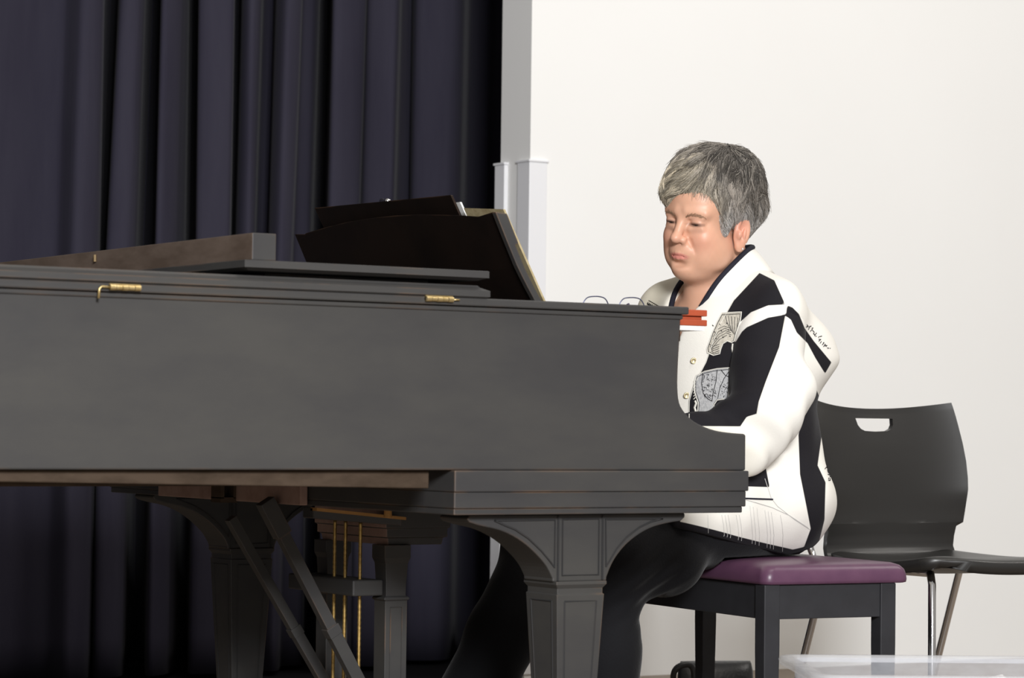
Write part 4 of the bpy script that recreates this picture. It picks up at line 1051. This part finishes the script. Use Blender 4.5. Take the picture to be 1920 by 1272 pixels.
m_shoe = mat('black_shoe', (.015, .015, .016), .35)

# trousers
def trousers():
    f = Field(axis((-.20, .78, .007)), axis((-.30, .28, .007)), axis((.05, .75, .007)))
    f.ell((0, 0, .59), (.155, .20, .125), .05)
    for s in (1, -1):
        f.cap(HP[s], KN[s], .104, .076, .05)
        k, a = np.array(KN[s]), np.array(AN[s]); f.cap(k, k + (a - k) * .5, .072, .062 if s == 1 else .070, .04); f.cap(k + (a - k) * .5, a, .062 if s == 1 else .070, .066 if s == 1 else .080, .03)
    f.cap((.335, .180, .468), (.452, .185, .478), .074, .076, .05); f.cap((.33, -.14, .475), (.40, -.147, .490), .074, .074, .05)
    V, F = f.mesh(); V = relax(V, F, 2); N = normals(V, F)
    # creases behind the knee and across the lap
    k = np.array(KN[1]); d = np.linalg.norm(V - (k + [-.05, 0, -.02]), axis=1)
    V = V + N * (wrinkle(V, 5) * .0035 + np.exp(-(d / .10) ** 2) * .005 * np.sin((V[:, 2] * 1.2 + V[:, 0] * .8) * 130))[:, None]
    V[:, 2] = np.where((V[:, 0] < .20), np.maximum(V[:, 2], .4705), V[:, 2])
    return link_mesh('trousers', toW(V), F, m_trou, PE, smooth=True)
trousers()
for s in (1, -1):
    f = Field(axis((AN[s][0] - .12, AN[s][0] + .26, .006)), axis((AN[s][1] - .09, AN[s][1] + .09, .006)), axis((-.02, .16, .006)))
    a = np.array(AN[s]); z0 = .036
    f.cap((a[0] - .03, a[1], z0 + .006), (a[0] + .13, a[1], z0), .040, .036, .04); f.ell((a[0] + .15, a[1], z0 - .004), (.06, .043, .030), .03); f.cap((a[0], a[1], a[2] - .02), (a[0] - .01, a[1], z0 + .03), .042, .044, .03)
    f.ell((a[0] + .05, a[1], -.5), (2, 2, .5035), .004, 's')
    V, F = f.mesh(); V = relax(V, F, 2); link_mesh('shoe', toW(V), F, m_shoe, PE, smooth=True)

# jacket body
def hem_z(f, l):
    """height of the hem over the lap, bench and back"""
    return np.interp(f, [-.20, -.06, .015, .18, .365], [.50, .485, .4715, .500, .536])
def jacket():
    f = Field(axis((-.30, .45, .0042)), axis((-.32, .32, .0042)), axis((.44, 1.14, .0042)))
    f.ell((.055, 0, .89), (.150, .195, .155), .05)
    f.cap((.095, -.155, .970), (.050, .160, .962), .064, k=.05)
    f.ell((.045, 0, .73), (.178, .210, .17), .08)
    f.ell((.005, 0, .585), (.180, .220, .145), .06)
    f.ell((-.045, .07, .880), (.100, .120, .09), .05)
    f.cap((.010, .105, .958), (-.076, .11, .890), .062, .038, .055)
    f.ell((-.05, -.05, .89), (.095, .11, .09), .05)
    f.cap((.03, .0, 1.050), (.045, .15, .985), .046, .048, .04); f.cap((.035, .0, 1.050), (.085, -.15, .995), .046, .048, .04)
    f.cap((.02, 0, 1.02), (.035, 0, 1.06), .075, .066, .03)
    for s in (1, -1):
        f.cap((.02, .10 * s, .570), (.235, .140 * s, .560), .110, .108, .05)
        f.ell((.33, .155 * s, .560), (.11, .110, .095), .05)
    f.ell((.12, 0, .60), (.18, .18, .09), .05)
    # neck opening: a well round the neck and a deep V in front
    f.cap((.055, 0, 1.20), (.075, 0, 1.03), .074, .070, .02, 's'); f.cap((.075, 0, 1.05), (.128, 0, .995), .066, .058, .02, 's')
    f.cap((.135, 0, 1.02), (.232, .0, .86), .058, .020, .012, 's'); f.cap((.20, 0, 1.02), (.26, .0, .90), .060, .025, .012, 's')
    # hem
    xs, ys, zs = f.a; hz = hem_z(xs, 0)[:, None, None] - zs[None, None, :]; f.D = np.maximum(f.D, np.broadcast_to(hz, f.D.shape).astype(np.float32))
    edge = (xs - .368)[:, None, None]; f.D = np.maximum(f.D, np.broadcast_to(np.where((zs < .64)[None, None, :], edge, -1), f.D.shape).astype(np.float32))
    V, F = f.mesh(); V = relax(V, F, 2); N = normals(V, F)
    top = np.clip((V[:, 2] - hem_z(V[:, 0], 0)) / .03, 0, 1)
    amp = .0048 + .0055 * np.exp(-((V[:, 2] - .69) / .06) ** 2)
    V = V + N * (wrinkle(V, 3) * amp * top)[:, None]
    # waist pulled in behind, stiff point at the shoulder blade
    d = np.exp(-(((V - np.array([-.125, .14, .875])) / np.array([.05, .06, .022])) ** 2).sum(1)); V = V + np.array([-.8, .25, 0]) * (d * .008)[:, None]
    b = np.clip((-V[:, 0]) / .1, 0, 1) * np.exp(-((V[:, 2] - .695) / .05) ** 2); V = V + np.array([1, 0, 0]) * (b * .004)[:, None]
    return V, F
JV, JF = jacket(); JW = toW(JV); JN = normals(JV, JF)
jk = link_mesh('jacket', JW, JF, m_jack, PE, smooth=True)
jk['label'] = 'black and white cotton jacket with embroidered elephants'
jbt = BVHTree.FromPolygons([tuple(p) for p in JW], [tuple(map(int, q)) for q in JF])
jp = proj(JW)
FRONT = [(1424, 512), (1452, 526), (1470, 566), (1470, 600), (1460, 700), (1440, 770), (1420, 800), (1330, 815), (1290, 795), (1291, 752), (1300, 722), (1322, 682), (1345, 618), (1372, 568)]
BSTR = [(1527, 722), (1543, 760), (1541, 815), (1533, 873), (1548, 905), (1546, 975), (1530, 1040), (1512, 1062), (1488, 1062), (1508, 1025), (1520, 992), (1512, 950), (1500, 890), (1497, 815), (1508, 770)]
BYOKE = [(1468, 566), (1500, 590), (1530, 628), (1566, 664), (1546, 700), (1530, 668), (1500, 622), (1470, 596)]
BAND = [(1476, 571), (1440, 573), (1408, 586), (1386, 606), (1372, 636), (1379, 642), (1396, 614), (1432, 597), (1474, 589)]
SSTR = [(1469, 570), (1486, 577), (1498, 589), (1509, 616), (1526, 640), (1559, 680), (1547, 701), (1529, 672), (1514, 644), (1494, 624), (1483, 600), (1469, 589)]
POCK = [(1380, 880), (1436, 878), (1443, 914), (1380, 912)]
vis = (JN @ np.array([0, 0, 1.0])) * 0 + ((toW(JV + JN * .01) - JW) @ (-_fw)) / .01 > -.45
left = JV[:, 1] > -.05
sd = np.full(len(JV), 30.0)
for poly in (FRONT, BSTR, POCK, SSTR): sd = np.minimum(sd, np.where(vis & left, sdpoly(jp, poly), 30))
sd = np.maximum(sd, np.where(vis & left, -sdpoly(jp, BAND), -30))
# the same black panels on her right side, mirrored
mir = JV.copy(); mir[:, 1] = np.abs(mir[:, 1]); mp = proj(toW(mir)); far = JV[:, 1] < -.06
nm = JN.copy(); nm[:, 1] = np.abs(nm[:, 1]); vm = (toW(nm) - toW(np.zeros(3))) @ (-_fw) > -.45
for poly in ([(x + (12 if x < 1400 else 0), y + 55) for x, y in FRONT], BSTR): sd = np.where(far & vm, np.minimum(sd, sdpoly(mp, poly)), sd)
# hem binding all round
hd = (JV[:, 2] - hem_z(JV[:, 0], 0)) * 890 - 11; hd = np.minimum(hd, np.where(JV[:, 2] < .64, (.368 - JV[:, 0]) * 750 - 8, 99))
sd = np.minimum(sd, hd)
set_float(jk, 'panel', np.clip(sd, -30, 30)); set_float(jk, 'cream', np.clip(.15 + (-JV[:, 1] - .02) * 9, .1, .9))  # cream grows towards her right: warm ambient light painted into the cloth

# sleeves
def sleeve(s):
    S, E, W_ = (np.array(q[s]) for q in (SH, EL, WR))
    f = Field(axis((-.12, .42, .004)), axis((min(s * .08, s * .40), max(s * .08, s * .40), .004)), axis((.56, 1.09, .004)))
    f.cap(S + [0, -.012 * s, -.005], E + [-.01, -.006 * s, .03], .062, .058, .05)
    f.cap((.085 + S[0] - .05, .170 * s, .905), E + [.022, -.012 * s, .035], .054, .054, .05)
    f.cap(E + [-.060, .0, .070], E + [.045, -.012 * s, -.054], .051, .054, .04)
    f.cap(E + [.01, -.006 * s, .0], W_ + [-.03, 0, -.004], .052, .042, .03)
    # open cuff
    f.cap(W_ + [-.035, 0, -.016], W_ + [.2, -.02 * s, 0], .040, .040, .004, 's')
    d = (W_ - E); d = d / np.linalg.norm(d); f.ell(W_ + d * .115, (.125, .15, .15), .004, 's', B=np.stack([d, np.cross([0, 0, 1], d) / np.linalg.norm(np.cross([0, 0, 1], d)), np.cross(d, np.cross([0, 0, 1], d)) / np.linalg.norm(np.cross([0, 0, 1], d))]))
    V, F = f.mesh(); V = relax(V, F, 2); N = normals(V, F)
    # folds gathering at the elbow and along the forearm
    de = np.exp(-(np.linalg.norm(V - (E + [.05, -.01 * s, .01]), axis=1) / .10) ** 2)
    fold = np.sin((V[:, 0] * .75 - V[:, 2] * .35 + .35 * V[:, 1] * s) * 105 + 1.5 * np.sin(V[:, 2] * 31) + 1.1 * np.sin(V[:, 1] * 45))
    V = V + N * (wrinkle(V, 11 + s) * .0060 + de * fold * .0085)[:, None]
    return V, F
SBLACK = [(1474, 590), (1462, 650), (1437, 715), (1424, 752), (1420, 776), (1400, 782), (1388, 800), (1270, 799), (1290, 740), (1330, 700), (1372, 640), (1400, 614), (1440, 596)]
SBLACK2 = [(1300, 500), (1455, 500), (1474, 562), (1476, 571), (1440, 575), (1405, 590), (1384, 610), (1372, 640), (1340, 640)]
SSTR = [(1469, 570), (1486, 577), (1498, 589), (1509, 616), (1526, 640), (1559, 680), (1547, 701), (1529, 672), (1514, 644), (1494, 624), (1483, 600), (1469, 589)]
slv = {}
for s in (1, -1):
    V, F = sleeve(s); Wd = toW(V); N = normals(V, F)
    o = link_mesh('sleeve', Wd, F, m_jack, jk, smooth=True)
    if s == 1:
        p = proj(Wd); vis = (toW(N) - toW(np.zeros(3))) @ (-_fw) > -.5
        sd = np.full(len(V), 30.0)
        for poly in (SBLACK, SBLACK2, SSTR): sd = np.minimum(sd, np.where(vis, sdpoly(p, poly), 30))
        sd = np.maximum(sd, -sdpoly(p, BAND))
        set_float(o, 'panel', np.clip(sd, -30, 30)); set_float(o, 'cream', np.clip(.12 + (V[:, 0] - .16) * 5, .1, .8) * np.clip((.80 - V[:, 2]) / .1, 0, 1))  # cream low on the forearm: shading painted into the white sleeve
        slv[1] = (Wd, F)
    else:
        set_float(o, 'panel', np.clip((np.abs(V[:, 0] - .06 - (.98 - V[:, 2]) * .1) - .0) * 900 * 0 + 20, -30, 30)); set_float(o, 'cream', np.full(len(V), 1.0))  # far sleeve, same white cloth, tinted all over to paint warm light
    o['label'] = 'loose white sleeve with black front' if s == 1 else 'white sleeve tinted with painted warm shade'
sbt = BVHTree.FromPolygons([tuple(p) for p in slv[1][0]], [tuple(map(int, q)) for q in slv[1][1]])

# stand collar with its dark binding, and the front placket
COLA = [(.205, .004, .845), (.190, .026, .90), (.172, .050, .955), (.140, .077, 1.025), (.096, .078, 1.068), (.050, .064, 1.099), (.004, .025, 1.112), (-.004, -.02, 1.112), (.03, -.062, 1.098), (.085, -.075, 1.065), (.135, -.066, 1.02), (.170, -.042, .96), (.190, -.022, .90), (.205, .0, .845)]
COLB = [(.205, .030, .835), (.192, .066, .895), (.160, .100, .945), (.105, .122, 1.005), (.060, .118, 1.035), (.010, .095, 1.055), (-.045, .035, 1.050), (-.045, -.035, 1.050), (.015, -.095, 1.055), (.080, -.118, 1.030), (.130, -.112, .99), (.165, -.088, .945), (.192, -.052, .895), (.205, -.026, .835)]
A_, B_ = cat(COLA, 6), cat(COLB, 6)
rows = []
for t in np.linspace(0, 1, 8):
    rows.append([toW(a * (1 - t) + b * t + np.array([0, 0, .004 * math.sin(math.pi * t)])) for a, b in zip(A_, B_)])
mb = MB().loft(rows, cap=False, close=False)
co = obj('collar', mb, mat('collar_cotton', (.82, .80, .75), .8, spec=.15, bump=.3, bscale=400), jk, smooth=True)
sm = co.modifiers.new('t', 'SOLIDIFY'); sm.thickness = .005; sm.offset = 0
obj('collar_binding', MB().tube([toW(a) for a in A_], .0062, 8), m_bind, jk, smooth=True, label='dark navy collar binding')

# ---- embroidery laid on the cloth: cast pixel outlines onto the garment
m_cream = mat('cream_applique', (.60, .56, .48), .85, spec=.1, col2=(.42, .39, .33), scale=160, bump=.4, bscale=500)
m_greyap = mat('grey_applique', (.52, .52, .52), .85, spec=.1, col2=(.36, .36, .37), scale=180, bump=.4, bscale=500)
m_thread = mat('black_thread', (.015, .014, .016), .8); m_wthread = mat('white_thread', (.70, .68, .62), .8); m_gthread = mat('grey_thread', (.50, .49, .47), .9)
def cast(x, y, trees, off=.0012):
    d = Vector(_fw + CAM_R * (x - 960) / F_PX - CAM_U * (y - 636) / F_PX).normalized(); best = None
    for t in trees:
        h = t.ray_cast(Vector(CAM_O), d)
        if h[0] is not None and (best is None or h[3] < best[1]):
            n = h[1] if h[1].dot(d) < 0 else -h[1]; best = (np.array(h[0]) + np.array(n) * off, h[3])
    return None if best is None else best[0]
def stitch(mb, pts, trees, r, mi=0, step=4, off=.0010):
    P = []
    for i in range(len(pts) - 1):
        a, b = np.array(pts[i], float), np.array(pts[i + 1], float); n = max(int(np.linalg.norm(b - a) / step), 1)
        P += [a + (b - a) * k / n for k in range(n)]
    P.append(np.array(pts[-1], float)); W_ = []
    for p in P:
        q = cast(p[0], p[1], trees, off)
        if q is not None and W_ and np.linalg.norm(q - W_[-1]) > .03:
            if len(W_) > 1: mb.tube(W_, r, 5, mi)
            W_ = []
        if q is not None: W_.append(q)
    if len(W_) > 1: mb.tube(W_, r, 5, mi)
def patch(mb, poly, trees, mi=0, step=3, off=.0009):
    poly = np.array(poly, float); lo, hi = poly.min(0), poly.max(0); nx, ny = int((hi[0] - lo[0]) / step) + 2, int((hi[1] - lo[1]) / step) + 2
    gx = lo[0] + np.arange(nx) * step; gy = lo[1] + np.arange(ny) * step; G = np.array([(x, y) for y in gy for x in gx]); S = sdpoly(G, poly); ids = {}; V = []; Fc = []
    # pull outside neighbours onto the outline
    def vid(k):
        if k not in ids:
            p = G[k].copy()
            if S[k] > 0:
                best = None
                for i in range(len(poly)):
                    a, b = poly[i], poly[(i + 1) % len(poly)]; t = np.clip((p - a) @ (b - a) / ((b - a) @ (b - a) + 1e-9), 0, 1); q = a + t * (b - a); d = np.linalg.norm(q - p)
                    if best is None or d < best[0]: best = (d, q)
                p = best[1]
            w_ = cast(p[0], p[1], trees, off); ids[k] = None if w_ is None else len(V)
            if w_ is not None: V.append(w_)
        return ids[k]
    for j in range(ny - 1):
        for i in range(nx - 1):
            c = [j * nx + i, j * nx + i + 1, (j + 1) * nx + i + 1, (j + 1) * nx + i]
            if sum(S[k] < 0 for k in c) >= 2 and max(S[k] for k in c) < step * 1.5:
                q = [vid(k) for k in c]
                if None not in q and max(np.linalg.norm(np.array(V[q[a]]) - np.array(V[q[a - 1]])) for a in range(4)) < .025: Fc.append(tuple(q))
    mb.add(V, Fc, mi)
JT = [jbt, sbt]; JO = [jbt]
def elephants():
    up = [(1354, 588), (1391, 586), (1389, 600), (1380, 628), (1377, 640), (1372, 643), (1364, 640), (1356, 645), (1352, 655), (1350, 664), (1338, 667), (1327, 662), (1326, 654), (1331, 640), (1336, 625), (1345, 605)]
    lo = [(1306, 705), (1322, 697), (1345, 692), (1369, 690), (1369, 720), (1366, 750), (1356, 749), (1345, 751), (1339, 760), (1341, 774), (1337, 780), (1314, 782), (1309, 774), (1310, 756), (1303, 735), (1303, 715)]
    for nm, poly, m in (('u', up, m_cream), ('l', lo, m_greyap)):
        mb = MB(); JT = JO; patch(mb, poly, JT, 0)
        stitch(mb, poly + [poly[0]], JT, .0011, 1, off=.0018)
        c = np.mean(poly, 0); stitch(mb, [tuple(c + (np.array(p) - c) * .93) for p in poly + [poly[0]]], JT, .0006, 2, off=.0014)
        if nm == 'u':
            for k in range(5):
                k *= 1.4; x0 = 1350 + k * 5.5; y0 = 600 + k * 4.5
                stitch(mb, [(1338 - k * .6, 632 + k * 4), (1346 + k * .6, 618 + k * 3.4), (1358 + k, 612 + k * 3), (1370 + k * .4, 616 + k * 3)][: 4 if k < 5 else 3], JT, .00055, 2, 3)
            for k in range(5): stitch(mb, [(1360 + k * 6, 592 + k), (1364 + k * 4.5, 606 + k * 3), (1372 + k * 2, 622 + k * 2.5)], JT, .0006, 2, 3)
            for k in range(9): stitch(mb, [(1336 + (k % 3) * 12 + k, 610 + k * 4 - (k % 3) * 6), (1338 + (k % 3) * 12 + k, 612 + k * 4 - (k % 3) * 6)], JT, .0009, 2, 1)
            for k in range(4): stitch(mb, [(1330 + k * 1.5, 646 + k * 4), (1338, 650 + k * 4), (1349, 646 + k * 4)], JT, .0006, 2, 3)
        else:
            stitch(mb, [(1318, 700), (1316, 720), (1319, 738), (1327, 748), (1336, 753)], JT, .0008, 2, 3); stitch(mb, [(1345, 694), (1343, 715), (1338, 735), (1335, 753)], JT, .0008, 2, 3)
            stitch(mb, [(1367, 697), (1358, 710), (1350, 728), (1346, 748)], JT, .0008, 2, 3); stitch(mb, [(1352, 694), (1360, 704), (1368, 708)], JT, .0008, 2, 3)
            rg = random.Random(2)
            for k in range(60):
                x, y = rg.uniform(1318, 1342), rg.uniform(702, 746)
                stitch(mb, [(x, y), (x + rg.uniform(-3, 3), y + rg.uniform(-3, 3)), (x + rg.uniform(-3, 3), y + rg.uniform(-3, 3))], JT, .0005, 2, 2)
            for k in range(36):
                x, y = rg.uniform(1350, 1367), rg.uniform(716, 747)
                stitch(mb, [(x, y), (x + rg.uniform(-3, 3), y + rg.uniform(-3, 3))], JT, .0005, 2, 2)
        o = obj('elephant_applique', mb, [m, m_wthread, m_thread], jk, label='cream elephant with line-stitched hide' if nm == 'u' else 'grey elephant with stippled ear')
    # tassel cords beside the lower elephant
    JT = JO
    mb = MB()
    for k in range(7): stitch(mb, [(1301, 716 + k * 5.5), (1305, 712 + k * 5.5)], JT, .0011, 0, 2)
    stitch(mb, [(1304, 752), (1306, 757), (1303, 765), (1306, 774), (1305, 782)], JT, .0024, 0, 3)
    stitch(mb, [(1374, 645), (1373, 654), (1375, 663)], JT, .0018, 0, 3)
    obj('tassel', mb, m_wthread, jk)
elephants()
# seams, hem line and pintucks of the lower front panel
mb = MB()
for pts in ([(1434, 588 + 310), (1446, 935), (1458, 950), (1490, 975), (1518, 993)], [(1398, 938), (1420, 944), (1447, 952), (1480, 967), (1515, 990)]): stitch(mb, pts, JT, .0008, 0, 4, .0002)
for x in (1355, 1361, 1367, 1382, 1388, 1408, 1414, 1421, 1436, 1442, 1448, 1465):
    stitch(mb, [(x - 2, 966 if x < 1395 else 945 + (x - 1395) * .3), (x + 1.5, 985), (x + 3, 1004), (x + 2, 1006 + (x - 1355) * .26)], JT, .0006, 0, 4, .0002)
stitch(mb, [(1327, 966), (1328, 1000)], JT, .0005, 0, 4, .0002)
obj('pintuck_seams', mb, m_gthread, jk, label='fine grey pintuck seams')
mb = MB(); patch(mb, [(1396, 934), (1449, 935.5), (1449, 938.5), (1396, 937)], JT, 0, 2, .0016)
obj('pocket_edge', mb, m_bind, jk, label='thin dark pocket edge')
# back embroidery seen edge on, sleeve seam stitching, embroidery on her right side
mb = MB(); rg = random.Random(5)
for (x0, y0, x1, y1, n) in ((1512, 608, 1556, 655, 26), (1551, 838, 1558, 866, 12), (1549, 872, 1557, 905, 14)):
    for k in range(n):
        t = k / n; x = x0 + (x1 - x0) * t + rg.uniform(-2, 2); y = y0 + (y1 - y0) * t + rg.uniform(-2, 2)
        stitch(mb, [(x, y), (x + rg.uniform(-4, 4), y + rg.uniform(-1, 5))], JT, .0008, 0, 2)
obj('back_embroidery', mb, m_thread, jk, label='black thread embroidery on the back')
mb = MB()
stitch(mb, [(1217, 564), (1240, 577)], JT, .0007, 0, 3); stitch(mb, [(1214, 569), (1236, 580)], JT, .0007, 0, 3)
for k in range(8): stitch(mb, [(1216 + k * 2.8, 567 + k * 1.5), (1214.5 + k * 2.8, 571 + k * 1.3), (1217 + k * 2.8, 573 + k * 1.2)], JT, .0009, 0, 2)
obj('shoulder_embroidery', mb, m_thread, jk, label='black thread embroidery on her right shoulder')
mb = MB()
stitch(mb, [(1472, 594), (1461, 652), (1436, 717), (1423, 754), (1419, 776)], JT, .0008, 0, 4)
stitch(mb, [(1378, 560), (1346, 617), (1324, 680), (1302, 722), (1293, 752), (1292, 790)], JT, .0008, 0, 4)
obj('panel_piping', mb, m_wthread, jk, label='white piping along the black panels')
m_btn = mat('brass_button', (.55, .46, .28), .35, metal=.6)
for x, y in ((1301, 677), (1288, 742)):
    c = cast(x, y, JT, .001)
    if c is not None:
        n = np.array(_fw) * -1; u = CAM_R; v = CAM_U; mb = MB()
        prof = [(.0001, .0), (.0062, .0), (.0066, .0016), (.0050, .0026), (.0042, .0018), (.0001, .0016)]
        mb.loft([[c + (u * math.cos(t) + v * math.sin(t)) * r + n * h_ for t in np.linspace(0, 2 * math.pi, 18, endpoint=False)] for r, h_ in prof])
        obj('button', mb, m_btn, jk, smooth=True)
